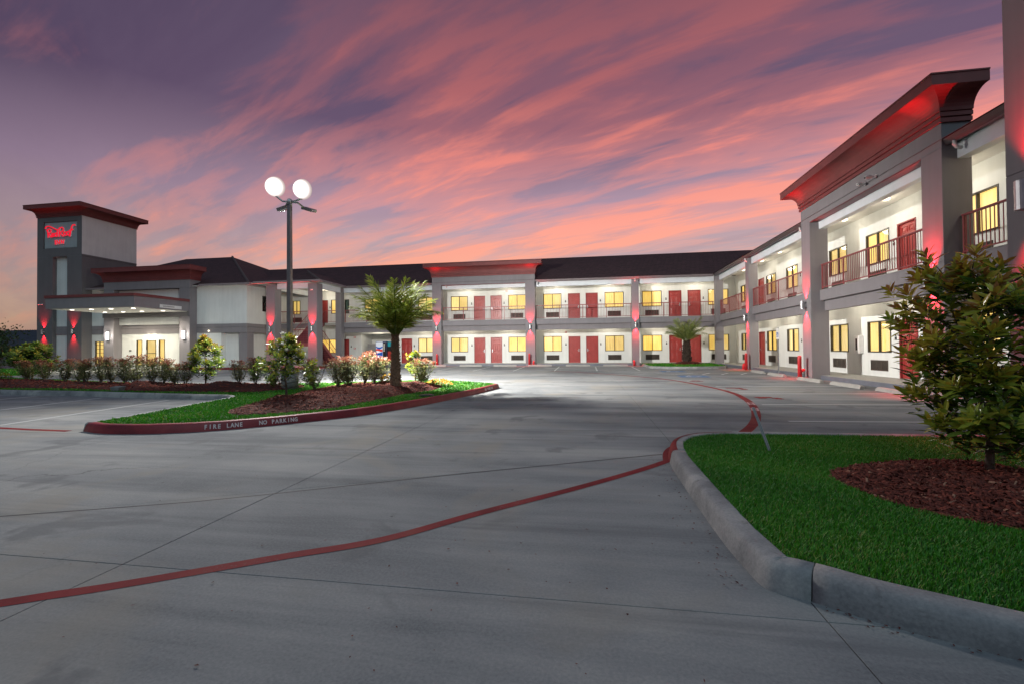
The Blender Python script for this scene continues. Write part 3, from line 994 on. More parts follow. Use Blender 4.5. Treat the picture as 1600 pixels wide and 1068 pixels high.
# ------------------------------------------------------------------ building parts
def wall_holes(mb, u0, u1, z0, z1, holes, w=0.0, depth=.14, back=()):
    us = sorted(set([u0, u1] + [x for h in holes for x in h[:2] if u0 < x < u1]))
    zs = sorted(set([z0, z1] + [x for h in holes for x in h[2:4] if z0 < x < z1]))
    for i in range(len(us) - 1):
        for j in range(len(zs) - 1):
            cu, cz = (us[i] + us[i + 1]) / 2, (zs[j] + zs[j + 1]) / 2
            if any(h[0] < cu < h[1] and h[2] < cz < h[3] for h in holes):
                continue
            mb.quad((us[i], w, zs[j]), (us[i + 1], w, zs[j]), (us[i + 1], w, zs[j + 1]), (us[i], w, zs[j + 1]))
    for h in holes:
        a, b, c, d = h[:4]
        dp = h[4] if len(h) > 4 else depth
        mb.quad((a, w, c), (a, w + dp, c), (a, w + dp, d), (a, w, d))
        mb.quad((b, w, c), (b, w, d), (b, w + dp, d), (b, w + dp, c))
        mb.quad((a, w, d), (a, w + dp, d), (b, w + dp, d), (b, w, d))
        mb.quad((a, w, c), (b, w, c), (b, w + dp, c), (a, w + dp, c))
        if len(h) > 4:
            mb.quad((a, w + dp, c), (b, w + dp, c), (b, w + dp, d), (a, w + dp, d))
    return mb

WCACHE = {}
WCOUNT = [0]
WVAR = [0, 1, 0, 2, 0, 0, 1, 3, 0, 2, 0, 1]
def window_meshes(W, H, nx=2, nz=1):
    key = (round(W, 3), round(H, 3), nx, nz)
    if key in WCACHE:
        return WCACHE[key]
    fw, mw = .045, .045 if nx * nz < 4 else .03
    f = MB()
    f.box(0, fw, -.018, .075, 0, H).box(W - fw, W, -.018, .075, 0, H).box(fw, W - fw, -.018, .075, 0, fw).box(fw, W - fw, -.018, .075, H - fw, H)
    for i in range(1, nx):
        x = W * i / nx
        f.box(x - mw / 2, x + mw / 2, -.012, .07, fw, H - fw)
    for j in range(1, nz):
        z = H * j / nz
        f.box(fw, W - fw, -.010, .068, z - mw / 2, z + mw / 2)
    panes = []
    cw, ch = W / nx, H / nz
    for i in range(nx):
        for j in range(nz):
            panes.append((i * cw + mw / 2 + .004, j * ch + mw / 2 + .004))
    pane = MB().quad((0, .022, 0), (cw - mw - .008, .022, 0), (cw - mw - .008, .022, ch - mw - .008), (0, .022, ch - mw - .008))
    # cloth with folds
    cb = MB()
    n = max(10, int(W / .035))
    rr = random.Random(int(W * 1000 + H * 10))
    ph = 0
    vs = []
    for i in range(n + 1):
        ph += rr.uniform(.7, 1.5)
        y = .105 + .017 * math.sin(ph)
        vs += [(W * i / n, y, .0), (W * i / n, y, H)]
    cb.add(vs, [(2 * i, 2 * i + 2, 2 * i + 3, 2 * i + 1) for i in range(n)])
    r = (f.mesh('window', WFRAME), pane.mesh('pane', GLASS), panes, cb.mesh('curtain', CURT, True), cb.mesh('curtain', ROOMLIT, True))
    WCACHE[key] = r
    return r

def add_window(root, loc, W=1.48, H=1.22, nx=2, nz=1, rz=0.0, lit=0):
    fm, pm, panes, cm, cm2 = window_meshes(W, H, nx, nz)
    o = put('window', fm, root, loc, (0, 0, rz))
    for (a, c) in panes:
        put('pane', pm, o, (a, 0, c))
    if lit in (0, 1):
        put('lit_interior', cm2, o, (0, .02, 0))
        WCOUNT[0] += 1
        v = WVAR[WCOUNT[0] % len(WVAR)] if lit == 0 else 3
        if v == 0:
            put('curtain', cm, o)
        elif v == 1:
            put('curtain', cm, o, (0, 0, 0), None, (.62, .8, 1))
        elif v == 2:
            put('curtain', cm, o, (W * .45, 0, 0), None, (.55, .8, 1))
    else:
        key = ('dark', W, H)
        if key not in WCACHE:
            WCACHE[key] = MB().quad((0, .1, 0), (W, .1, 0), (W, .1, H), (0, .1, H)).mesh('drawn_blind', NIGHTGLASS if lit == 2 else GREENGLASS)
        put('drawn_blind', WCACHE[key], o)
    return o

def door_meshes():
    W, H = .96, 2.12
    fr = MB()
    fr.box(0, .05, -.022, .11, 0, H).box(W - .05, W, -.022, .11, 0, H).box(.05, W - .05, -.022, .11, H - .05, H)
    d = MB()
    d.box(.05, W - .05, .055, .10, .01, H - .05)
    for (xa, xb) in ((.15, .44), (.52, .81)):
        for (za, zb) in ((.18, .82), (.95, 1.62), (1.74, 1.96)):
            # moulded raised panel: outer bead and centre field
            d.box(xa, xb, .036, .056, za, za + .022).box(xa, xb, .036, .056, zb - .022, zb)
            d.box(xa, xa + .022, .036, .056, za + .022, zb - .022).box(xb - .022, xb, .036, .056, za + .022, zb - .022)
            d.add([(xa + .04, .0551, za + .04), (xb - .04, .0551, za + .04), (xb - .04, .0551, zb - .04), (xa + .04, .0551, zb - .04),
                   (xa + .07, .045, za + .07), (xb - .07, .045, za + .07), (xb - .07, .045, zb - .07), (xa + .07, .045, zb - .07)],
                  [(4, 5, 6, 7), (0, 1, 5, 4), (1, 2, 6, 5), (2, 3, 7, 6), (3, 0, 4, 7)])
    h = MB()
    h.box(-.032, .032, -.012, 0, -.10, .14)
    h.tube([(0, -.012, .0), (0, -.06, 0), (.02, -.07, 0), (.12, -.07, 0)], .013, 8)
    th = MB().box(.05, W - .05, -.01, .11, 0, .012)
    return (d.mesh('door', DOORRED), fr.mesh('door_frame', DFRAME), h.mesh('handle', STEEL), th.mesh('threshold', STEEL))
DM = door_meshes()
PLATE = MB().box(-.05, .05, -.012, 0, -.05, .05).box(-.035, .035, -.016, -.012, .07, .13).mesh('room_plate', BLACK)

def add_door(root, loc, side=1, rz=0.0, plate=True):
    o = put('door', DM[0], root, loc, (0, 0, rz))
    put('door_frame', DM[1], o)
    put('threshold', DM[3], o)
    if side > 0:
        put('handle', DM[2], o, (.12, .055, 1.0))
    else:
        put('handle', DM[2], o, (.84, .055, 1.0), (0, 0, 0), (-1, 1, 1))
    if plate:
        put('room_plate', PLATE, o, (-.20 if side < 0 else 1.16, 0, 1.45))
    return o

def ac_mesh():
    f = MB()
    W, H = 1.04, .41
    f.box(0, W, -.03, -.005, 0, .03).box(0, W, -.03, -.005, H - .03, H).box(0, .03, -.03, -.005, .03, H - .03).box(W - .03, W, -.03, -.005, .03, H - .03)
    n = 9
    for i in range(n):
        z = .045 + i * (H - .09) / (n - 1)
        f.add([(.03, -.008, z - .012), (W - .03, -.008, z - .012), (W - .03, -.028, z + .008), (.03, -.028, z + .008), (.03, -.008, z - .004), (W - .03, -.008, z - .004), (W - .03, -.024, z + .014), (.03, -.024, z + .014)],
              [(0, 1, 2, 3), (7, 6, 5, 4), (3, 2, 6, 7)])
    for x in (.36, .69):
        f.box(x - .008, x + .008, -.026, -.006, .03, H - .03)
    b = MB().box(.01, W - .01, -.006, .0 - .001, .01, H - .01)
    return f.mesh('air_conditioner_grille', GRILLE), b.mesh('grille_backing', GRILLED)
ACM = ac_mesh()
def add_ac(root, loc, rz=0.0):
    o = put('air_conditioner_grille', ACM[0], root, loc, (0, 0, rz))
    put('grille_backing', ACM[1], o)
    return o

BAL = MB().box(-.008, .008, -.008, .008, 0, .90).mesh('baluster', RAILM)
POST = MB().box(-.022, .022, -.022, .022, -.06, 1.02).mesh('post', RAILM)
def add_railing(root, u0, u1, w, z, single):
    L = u1 - u0
    mb = MB()
    mb.cbox(u0, u1, w - .03, w + .03, z + 1.0, z + 1.055, .008)
    mb.box(u0, u1, w - .016, w + .016, z + .075, z + .11)
    o = mb.obj('railing', RAILM, root)
    npost = max(1, round(L / 1.75))
    for i in range(npost + 1):
        x = u0 + .05 + (L - .1) * i / npost
        put('post', POST, o, (x, w, z + .0))
    n = int(L / .115)
    if single:
        for i in range(1, n):
            put('baluster', BAL, o, (u0 + L * i / n, w, z + .105))
    else:
        b = MB()
        for i in range(1, n):
            x = u0 + L * i / n
            b.box(x - .008, x + .008, w - .008, w + .008, z + .105, z + 1.0)
        stuff(b.obj('balusters', RAILM, o))
    return o

def column_mesh(W, D, z0, z1, joints=(3.52,)):
    mb = MB()
    zs = [z0] + list(joints) + [z1]
    for i in range(len(zs) - 1):
        mb.cbox(0, W, 0, D, zs[i] + (.006 if i else 0), zs[i + 1], .008)
        if i:
            mb.box(.012, W - .012, .012, D - .012, zs[i] - .02, zs[i] + .03)
    return mb

def cornice(mb, u0, u1, w0, w1, zb, zl, zt, ov, four=False):
    """moulded crown on a rectangle: two bands, a cove and a flat lip; open to the back unless four"""
    h = zl - zb
    pr = [(0.0, zb), (.055, zb), (.055, zb + .15 * h), (.02, zb + .16 * h), (.02, zb + .19 * h), (.075, zb + .20 * h), (.075, zb + .34 * h), (.05, zb + .35 * h), (.05, zb + .38 * h)]
    o0, z0 = .09, zb + .38 * h
    for k in range(9):
        t = math.pi / 2 * k / 8
        pr.append((o0 + (ov - .05 - o0) * (1 - math.cos(t)), z0 + (zl - z0) * math.sin(t)))
    pr += [(ov, zl), (ov, zt - .035), (ov + .02, zt - .035), (ov + .02, zt), (ov - .1, zt + .01)]
    vs, fs = [], []
    for (o, z) in pr:
        if four:
            vs += [(u0 - o, w1 + o, z), (u0 - o, w0 - o, z), (u1 + o, w0 - o, z), (u1 + o, w1 + o, z)]
        else:
            vs += [(u0 - o, w1, z), (u0 - o, w0 - o, z), (u1 + o, w0 - o, z), (u1 + o, w1, z)]
    n = len(pr)
    for i in range(n - 1):
        for k in range(4 if four else 3):
            k2 = (k + 1) % 4
            fs.append((i * 4 + k, i * 4 + k2, (i + 1) * 4 + k2, (i + 1) * 4 + k))
    fs.append(tuple((n - 1) * 4 + k for k in range(4)))
    if not four:
        fs.append(tuple([i * 4 for i in range(n)] + [i * 4 + 3 for i in range(n - 1, -1, -1)]))
    return mb.add(vs, fs)

def spot(parent, loc, rot, col_, power, ang, blend=.6, rad=.03):
    l = bpy.data.lights.new('lamp_light', 'SPOT')
    l.energy = power
    l.color = col_
    l.spot_size = RAD(ang)
    l.spot_blend = blend
    l.shadow_soft_size = rad
    o = bpy.data.objects.new('lamp_light', l)
    o.visible_camera = False
    col.objects.link(o)
    o.parent = parent
    o.location = loc
    o.rotation_euler = rot
    return o

def point(parent, loc, col_, power, rad=.08):
    l = bpy.data.lights.new('lamp_light', 'POINT')
    l.energy = power
    l.color = col_
    l.shadow_soft_size = rad
    o = bpy.data.objects.new('lamp_light', l)
    o.visible_camera = False
    col.objects.link(o)
    o.parent = parent
    o.location = loc
    return o

DOME = MB().lathe([(.13, 0), (.13, -.02), (.11, -.05), (.06, -.075), (.01, -.082)], 14).mesh('ceiling_light', WARMLENS)
PORCH_W = 28.0
PORCH_C = (1.0, .88, .68)
def porch_light(root, u, w, z, power=PORCH_W):
    o = put('ceiling_light', DOME, root, (u, w, z))
    point(o, (0, -.35, -.48), PORCH_C, power, .22)
    return o

ELBOW = None
def downspout_elbow(root, u, w, z):
    mb = MB().tube([(u, w, z), (u, w - .0, z - .10), (u, w + .05, z - .17), (u, w + .16, z - .20)], .045, 8)
    return mb.obj('downspout_elbow', PVC, root, True)

def red_outlet(root, u, w):
    """red painted storm pipe elbow at a column foot"""
    mb = MB().tube([(u, w + .02, .34), (u, w - .10, .34), (u, w - .17, .30), (u, w - .19, .22), (u, w - .19, .02)], .07, 10)
    mb.tube([(u, w - .19, .12), (u, w - .19, .16)], .082, 10)
    return mb.obj('storm_drain_pipe', REDPAINT, root, True)

FL1, FL2 = .17, 3.64
def wing(name, label, loc, rz, U0, U1, wins, doors, alc, slab, cols, porticos, rails, roofpts, gut, lights, single, fascias):
    root = thing(name, label, 'building', loc, rz)
    holes = []
    for lvl, z in ((0, FL1), (1, FL2)):
        for (a, b, flag) in wins:
            if flag in (2, lvl):
                holes.append((a, b, z + .92, z + 2.14))
        for (a, s, flag) in doors:
            if flag in (2, lvl):
                holes.append((a, a + .96, z, z + 2.12))
    wall_holes(MB(), U0, U1, 0, 6.75, holes + list(alc)).obj('wall', WHITE, root)
    k = 0
    for lvl, z in ((0, FL1), (1, FL2)):
        for (a, b, flag) in wins:
            if flag in (2, lvl):
                k += 1
                add_window(root, (a, 0, z + .92), b - a, 1.22, lit=0)
                add_ac(root, ((a + b) / 2 - .52, 0, z + .22))
        for (a, s, flag) in doors:
            if flag in (2, lvl):
                add_door(root, (a, 0, z), s)
    # upper walkway
    a, b = slab
    bevel(MB().box(a, b, -1.77, -1.60, 3.205, 3.625).obj('slab_edge', GREY, root), .012)
    MB().box(a, b, -1.78, -.002, 3.627, 3.64).obj('walkway_deck', WALKC, root)
    MB().box(a, b, -1.598, -.002, 3.42, 3.62).obj('walkway_slab', SOFFIT, root)
    MB().box(a, b, -1.595, -1.43, 2.79, 3.415).obj('beam', GREY, root)
    MB().box(a - .4, b + .4, -1.93, -.002, 6.60, 6.63).obj('porch_ceiling', SOFFIT, root)
    for (fa, fb) in fascias:
        bevel(MB().box(fa, fb, -1.77, -1.50, 6.15, 6.56).obj('fascia_beam', FASC, root), .01)
    for (ca, wd, w0, w1, zt) in cols:
        column_mesh(wd, w1 - w0, 0, zt).obj('column', GREY, root, loc=(ca, w0, 0))
    for (pa, pb) in porticos:
        MB().box(pa, pb, -2.118, -1.442, 6.47, 7.10).obj('entablature', GREY, root)
        MB().box(pa + .77, pb - .77, -2.112, -1.8, 6.435, 6.466).obj('soffit_trim', MAROON2, root)
        cornice(MB(), pa, pb, -2.118, -1.442, 7.10, 7.82, 8.12, .58).obj('cornice', MAROON, root)
    for (ra, rb) in rails:
        add_railing(root, ra, rb, -1.70, FL2, single)
    mb = MB()
    for f in roofpts:
        mb.add(f, [tuple(range(len(f)))])
    mb.obj('roof', ROOF, root)
    for (ga, gb, gm) in gut:
        g_ = MB()
        # K-style gutter profile
        pr = [(-1.95, 6.50), (-2.02, 6.50), (-2.06, 6.55), (-2.08, 6.62), (-2.10, 6.66), (-2.08, 6.665), (-1.95, 6.665)]
        g_.add([(ga, p_[0], p_[1]) for p_ in pr] + [(gb, p_[0], p_[1]) for p_ in pr], [(i, i + 1, i + 8, i + 7) for i in range(6)] + [tuple(range(7)), tuple(range(13, 6, -1))])
        g_.box(ga, gb, -1.949, -1.78, 6.56, 6.60)
        g_.obj('gutter', gm, root)
    for (u, lv) in lights:
        if lv in (0, 2):
            porch_light(root, u, -.62, 3.42)
        if lv in (1, 2):
            porch_light(root, u, -.62, 6.60)
    return root

# ---- back wing
def bayB(u0):
    return [(u0, u0 + 1.48), (u0 + 4.93, u0 + 6.41)], [(u0 + 2.01, -1), (u0 + 3.43, 1)]
wins, doors = [], []
for u0 in (-11.42, -3.56, 4.28):
    ws, ds = bayB(u0)
    wins += [(a, b, 2) for a, b in ws]
    doors += [(a, s, 2) for a, s in ds]
wins += [(-14.34, -12.86, 2), (-19.26, -17.78, 1), (-22.55, -21.8, 1), (-26.2, -25.45, 1), (-21.15, -20.75, 1), (-23.4, -21.9, 0)]
doors += [(-15.86, 1, 2), (-17.25, -1, 1), (-23.72, 1, 1), (-21.7, 1, 0), (-20.9, 1, 0)]
wins = [w_ for w_ in wins if w_[:2] not in ((-21.15, -20.75), (-22.55, -21.8))]
doors = [d_ for d_ in doors if d_[0] not in (-20.9,)]
EV, RG, RZ = -2.15, 5.1, 9.69
rootB = wing('motel_wing', 'two-storey white motel wing along the back with red doors and lit windows', (0, 37.2, 0), 0.0, -26.4, 11.2, wins, doors,
             [(-19.57, -16.3, .17, 2.72, 2.0), (-22.45, -21.9, FL2 + .92, FL2 + 2.14), (-21.15, -20.73, FL2 + .92, FL2 + 2.14)], (-20.72, 9.43),
             [(3.30, .52, -1.94, -1.43, 6.5), (9.20, .51, -2.25, -1.74, 6.5), (-20.75, .52, -2.2, -1.69, 6.5), (-12.34, .75, -2.12, -1.44, 6.47), (-4.77, .75, -2.12, -1.44, 6.47)],
             [(-12.34, -4.02)], [(-20.2, -12.36), (-11.57, -4.79), (-4.0, 3.28), (3.84, 9.18)],
             [[(-40, EV, 6.665), (22, EV, 6.665), (22, RG, RZ), (-40, RG, RZ)], [(-40, RG, RZ), (22, RG, RZ), (22, 12.3, 6.6), (-40, 12.3, 6.6)]],
             [(-20.9, -12.36, GUTTER), (-4.0, 9.10, GUTTER)],
             [(-15.9, 1), (-13.6, 0), (-17.9, 0), (-10.0, 2), (-6.4, 2), (-2.4, 2), (1.6, 2), (5.4, 2), (8.3, 2), (-22.5, 1), (-24.5, 0)], False,
             [(-20.3, -12.3), (-11.6, -4.75), (-4.05, 3.32), (3.8, 9.5)])
MB().box(-26.3, 11.2, .16, 9.5, 0, 6.5).add([], []).obj('light_leak_blocker', WHITE, rootB) if False else None
MB().box(-16.2, 11.3, .30, 6, 0, 6.6).obj('light_leak_blocker', WHITE, rootB)  # unseen solid boxes added behind the wall to stop light leaking
MB().box(-26.3, -19.7, .30, 6, 0, 6.6).obj('light_leak_blocker', WHITE, rootB)
for u in (-11.2, -3.8, 3.56):
    downspout_elbow(rootB, u if u != 3.56 else 3.56, -2.02, 6.52)
for u in (-12.2, -4.15, 3.4):
    red_outlet(rootB, u, -2.10 if u != 3.4 else -1.92)
# upper floor end by the stair: narrow lit window and a green one
add_window(rootB, (-22.45, 0, FL2 + .92), .55, 1.22, nx=1)
add_window(rootB, (-21.15, 0, FL2 + .92), .42, 1.22, nx=1, lit=3)
# deck in front of the stair bay
MB().box(-26.4, -20.73, -1.77, -.002, 3.42, 3.64).obj('stair_deck', WALKC, rootB)
MB().box(-26.4, -23.3, -1.80, -1.78, 3.2, 3.62).obj('slab_edge', GREY, rootB)
add_railing(rootB, -26.35, -23.35, -1.70, FL2, False)
add_railing(rootB, -22.0, -20.78, -1.70, FL2, False)
# ---- right wing  (u = 22 - Y)
def uy(y):
    return 22.0 - y
wins, doors = [], []
for (a, b) in ((35.9, 34.42), (31.04, 29.56), (28.1, 26.66), (23.42, 21.94), (20.56, 19.12), (15.95, 14.50), (12.9, 11.45)):
    wins.append((uy(a), uy(b), 2))
for (a, s) in ((33.85, -1), (32.37, 1), (26.15, -1), (24.85, 1), (18.66, -1), (17.25, 1), (10.9, -1)):
    doors.append((uy(a), s, 2))
rootR = wing('motel_wing', 'two-storey white motel wing on the right with deep red railings', (11.2, 22.0, 0), RAD(-90), uy(37.2), uy(7.2), wins, doors,
             [], (uy(35.43), uy(7.2)),
             [(uy(28.86), .52, -1.94, -1.43, 6.5), (uy(21.25), .75, -2.12, -1.44, 6.47), (uy(14.13), .75, -2.12, -1.44, 6.47)],
             [(uy(21.25), uy(13.38))], [(uy(34.9), uy(28.88)), (uy(28.32), uy(21.27)), (uy(20.48), uy(14.15)), (uy(13.36), uy(7.3))],
             [[(uy(46), EV, 6.665), (uy(6.9), EV, 6.665), (uy(6.9), RG, RZ), (uy(46), RG, RZ)], [(uy(46), RG, RZ), (uy(6.9), RG, RZ), (uy(6.9), 12.3, 6.6), (uy(46), 12.3, 6.6)]],
             [(uy(35.1), uy(21.3), GUTTERD), (uy(13.7), uy(6.9), GUTTERD)],
             [(uy(33.4), 2), (uy(30.0), 2), (uy(27.4), 2), (uy(24.0), 2), (uy(20.9), 2), (uy(18.2), 2), (uy(15.2), 2), (uy(11.5), 2)], True,
             [(uy(35.45), uy(28.8)), (uy(28.4), uy(21.2)), (uy(20.55), uy(14.1)), (uy(13.43), uy(7.2))])
MB().box(uy(37.0), uy(7.3), .30, 6, 0, 6.6).obj('light_leak_blocker', WHITE, rootR)  # unseen box added inside the wing against light leaks
for y in (28.6, 21.6, 13.1):
    downspout_elbow(rootR, uy(y), -2.02, 6.52)
for y in (28.9, 21.15):
    red_outlet(rootR, uy(y), -2.10 if y < 25 else -1.92)

# ---- ground floor walkways
wk = MB().box(-31, 9.43, 35.43, 37.2, -.02, .17).obj('walkway', WALKC)
struct(wk)
MB().box(-20.3, 9.42, 35.405, 35.429, -.02, .166).obj('walkway_edge', WALKEDGE, wk)
wk2 = MB().box(9.431, 11.2, 6.5, 37.2, -.02, .17).obj('walkway', WALKC)
struct(wk2)
MB().box(9.405, 9.430, 6.5, 35.40, -.02, .166).obj('walkway_edge', WALKEDGE, wk2)
wk3 = MB().box(-31, -20.2, 29.6, 35.42, -.02, .168).obj('walkway', WALKC)
struct(wk3)
MB().box(-31, -20.2, 29.57, 29.599, -.02, .16).obj('red_walkway_edge', KERBRED, wk3)
MB().box(-20.199, -20.17, 29.6, 35.40, -.02, .16).obj('red_walkway_edge', KERBRED, wk3)

# ------------------------------------------------------------------ world-space children of an unrotated root
def wobj(mb, name, mat, root, smooth=False):
    return mb.obj(name, mat, root, smooth, loc=(-root.location[0], -root.location[1], -root.location[2]))

def rel(root, p):
    return (p[0] - root.location[0], p[1] - root.location[1], p[2] - root.location[2])

# ------------------------------------------------------------------ near portico at the right edge
npx = thing('portico', 'tall grey portico column with red glow at the right edge', 'portico', (5.55, 6.2, 0))
column_mesh(.78, .78, 0, 6.8, (3.45,)).obj('column', GREY, npx, loc=(-.38, -.38, 0))
column_mesh(.78, .78, 0, 6.8, (3.45,)).obj('column', GREY, npx, loc=(3.4, -.38, 0))
wobj(MB().box(5.18, 11.2, 5.83, 6.55, 6.81, 7.4), 'entablature', GREY, npx)
wobj(cornice(MB(), 5.17, 11.2, 5.82, 6.57, 7.40, 8.1, 8.4, .58), 'cornice', MAROON, npx)

# ------------------------------------------------------------------ lobby building
lob = thing('lobby_building', 'white lobby block with grey bands, dark hip roof and entrance portico', 'building', (-33.5, 34.0, 0))
FY = 31.8
holes = [(-40.6, -39.35, .35, 2.25), (-36.55, -36.0, .25, 2.32), (-35.62, -34.68, .17, 2.30), (-34.42, -33.85, .25, 2.32), (-30.75, -29.55, 1.3, 2.27)]
wobj(wall_holes(MB(), -41.2, -28.67, 0, 2.80, holes, FY, .14), 'wall', WHITE, lob)
wobj(MB().box(-41.2, -26.4, FY, FY + .3, 3.50, 6.55), 'upper_wall', WHITE, lob)
wobj(MB().box(-40.9, -26.35, FY - .05, FY + .3, 2.80, 3.22), 'band', GREY, lob)
wobj(MB().box(-40.9, -26.33, FY - .075, FY + .3, 3.235, 3.50), 'band', GREY, lob)
# side wall facing the stair, and the recess under it
def yz_wall(mb, x, y0, y1, z0, z1, hs, depth):
    """wall facing +x built from a u-w wall turned by 90 degrees (u = y)"""
    t_ = MB()
    wall_holes(t_, y0, y1, z0, z1, hs, 0, depth)
    return mb.add([(x - q[1], q[0], q[2]) for q in t_.v], t_.f)
wobj(yz_wall(MB(), -26.4, FY + .301, 37.2, 3.50, 6.55, [(33.55, 34.45, 4.56, 5.84)], .14), 'side_wall', WHITE, lob)
wobj(MB().box(-26.7, -26.33, FY + .301, 37.1, 3.235, 3.495), 'side_band', GREY, lob)
wobj(MB().box(-26.7, -26.35, FY + .301, 37.1, 2.80, 3.22), 'side_band', GREY, lob)
wobj(MB().box(-28.67, -26.71, FY + .301, 37.1, 2.83, 2.9), 'recess_ceiling', GREYD, lob)
wobj(yz_wall(MB(), -28.67, FY + .002, 37.1, 0, 2.80, [(33.9, 34.75, 1.1, 2.3)], .14), 'recess_wall', WHITE, lob)
column_mesh(.72, .72, 0, 2.795, ()).obj('column', GREY, lob, loc=rel(lob, (-27.1, FY + .02, 0)))
add_window(lob, rel(lob, (-26.4, 33.55, 4.56)), .9, 1.28, 1, 1, RAD(90), 2)
add_window(lob, rel(lob, (-28.67, 33.9, 1.1)), .85, 1.2, 1, 1, RAD(90), 0)
add_window(lob, rel(lob, (-40.6, FY, .35)), 1.25, 1.9, 3, 6, 0, 1)
add_window(lob, rel(lob, (-36.55, FY, .25)), .55, 2.07, 1, 1, 0, 1)
add_window(lob, rel(lob, (-34.42, FY, .25)), .57, 2.07, 1, 1, 0, 1)
add_window(lob, rel(lob, (-30.75, FY, 1.3)), 1.2, .97, 1, 1, 0, 0)
gd = add_window(lob, rel(lob, (-35.62, FY, .17)), .94, 2.13, 1, 2, 0, 1)
gd.name = 'glass_door'
MB().box(.08, .11, -.07, -.03, .95, 1.35).obj('handle', STEEL, gd)
wobj(MB().box(-37.25, -37.05, FY - .03, FY, 1.42, 1.52), 'door_buzzer', BLACK, lob)
wobj(MB().box(-40.4, -26.9, FY + .5, 38, 0, 6.4), 'light_leak_blocker', WHITE, lob)  # unseen filler box added to keep light from leaking through
# portico
for x in (-38.9, -31.8):
    column_mesh(.95, .68, 0, 6.34, (3.5,)).obj('portico_column', GREY, lob, loc=rel(lob, (x, 31.1, 0)))
wobj(MB().box(-38.9, -30.85, 31.1, 32.1, 6.35, 7.0), 'entablature', GREY, lob)
wobj(MB().box(-37.94, -31.81, 31.55, FY - .08, 3.52, 6.33), 'inset_panel', WHITE, lob)
wobj(MB().box(-38.88, -30.87, 30.98, 31.54, 4.10, 4.44), 'header_beam', GREYD, lob)
wobj(cornice(MB(), -38.9, -30.85, 31.1, 32.1, 7.0, 7.72, 8.08, .56), 'cornice', MAROON, lob)
# canopy over the drive
wobj(MB().box(-38.4, -30.9, 26.7, 31.095, 4.47, 5.22), 'canopy', GREY, lob)
wobj(MB().box(-38.46, -30.84, 26.64, 31.097, 5.225, 5.42), 'canopy_cap', MAROON, lob)
wobj(MB().box(-38.25, -31.05, 26.85, 31.05, 4.452, 4.468), 'canopy_soffit', SOFFIT, lob)
DL = MB().lathe([(.12, 0), (.12, -.012), (.10, -.014), (.01, -.014)], 14).mesh('canopy_downlight', emis('canopy_lamp_lens', (1.0, .92, .78), 6.0))
for x in (-37.3, -35.6, -33.9, -32.0):
    for y in (27.6, 29.9):
        o = put('canopy_downlight', DL, lob, rel(lob, (x, y, 4.45)))
        spot(o, (0, 0, -.04), (0, 0, 0), (1.0, .90, .70), 330, 150, .9, .08)
cs = wobj(MB().box(-30.895, -30.87, 28.6, 30.4, 4.56, 4.80), 'clearance_sign', WHITEPLASTIC, lob)
put('clearance_lettering', text_mesh('clearance_lettering', 'CLEARANCE', .17, .002, DARKMETAL), cs, (-30.866, 29.3, 4.68), (RAD(90), 0, RAD(90)))
# vertical lit wall lamps on the portico columns
for x in (-38.42, -31.32):
    o = wobj(MB().box(x - .13, x + .13, 31.03, 31.10, 2.30, 3.00), 'wall_lamp', STEEL, lob)
    wobj_l = MB().box(x - .10, x + .10, 30.95, 31.03, 2.34, 2.96).obj('lamp_shade', WHITELENS, o)
    point(o, (x, 30.8, 2.65), (1, .94, .84), 40, .1)
o = put('flood_lamp', DOME, lob, rel(lob, (-29.7, FY - .12, 2.95)), (RAD(90), 0, 0), (.55, .55, .8))
o = put('ceiling_light', DOME, lob, rel(lob, (-35.1, FY - .08, 2.75)))
point(o, (0, -.3, -.2), PORCH_C, 22, .1)
# hip roof of the lobby
E0, HZ, RDG = 6.60, 11.2, 42.3
xr, xl = -25.85, -45.4
mb = MB()
e = 31.35
mb.add([(xl, e, E0), (xr, e, E0), (xr - 10.95, RDG, HZ), (xl + 3.0, RDG, HZ)], [(0, 1, 2, 3)])
mb.add([(xr, e, E0), (xr, 53.2, E0), (xr - 10.95, RDG, HZ)], [(0, 1, 2)])
mb.add([(xr, 53.2, E0), (xl, 53.2, E0), (xl + 3.0, RDG, HZ), (xr - 10.95, RDG, HZ)], [(0, 1, 2, 3)])
mb.add([(xl, 53.2, E0), (xl, e, E0), (xl + 3.0, RDG, HZ)], [(0, 1, 2)])
wobj(mb, 'roof', ROOF, lob)
hipm = plain('hip_cap_shingles', (.075, .058, .060), .9, .2, 6)
wobj(MB().tube([(xr - .02, e + .02, E0 + .03), (xr - 10.95, RDG, HZ + .03)], .10, 6), 'hip_cap', hipm, lob)
wobj(MB().box(-30.2, xr, e - .10, e + .02, 6.47, 6.62).box(xr - .02, xr + .10, e - .10, 37, 6.475, 6.625).box(-41.0, -38.95, e - .10, e + .02, 6.47, 6.62), 'gutter', GUTTER, lob)
wobj(MB().box(-40.9, xr - .02, e + .03, FY + .2, 6.50, 6.53).box(-26.6, xr - .03, FY + .201, 37, 6.50, 6.53), 'soffit', SOFFIT, lob)

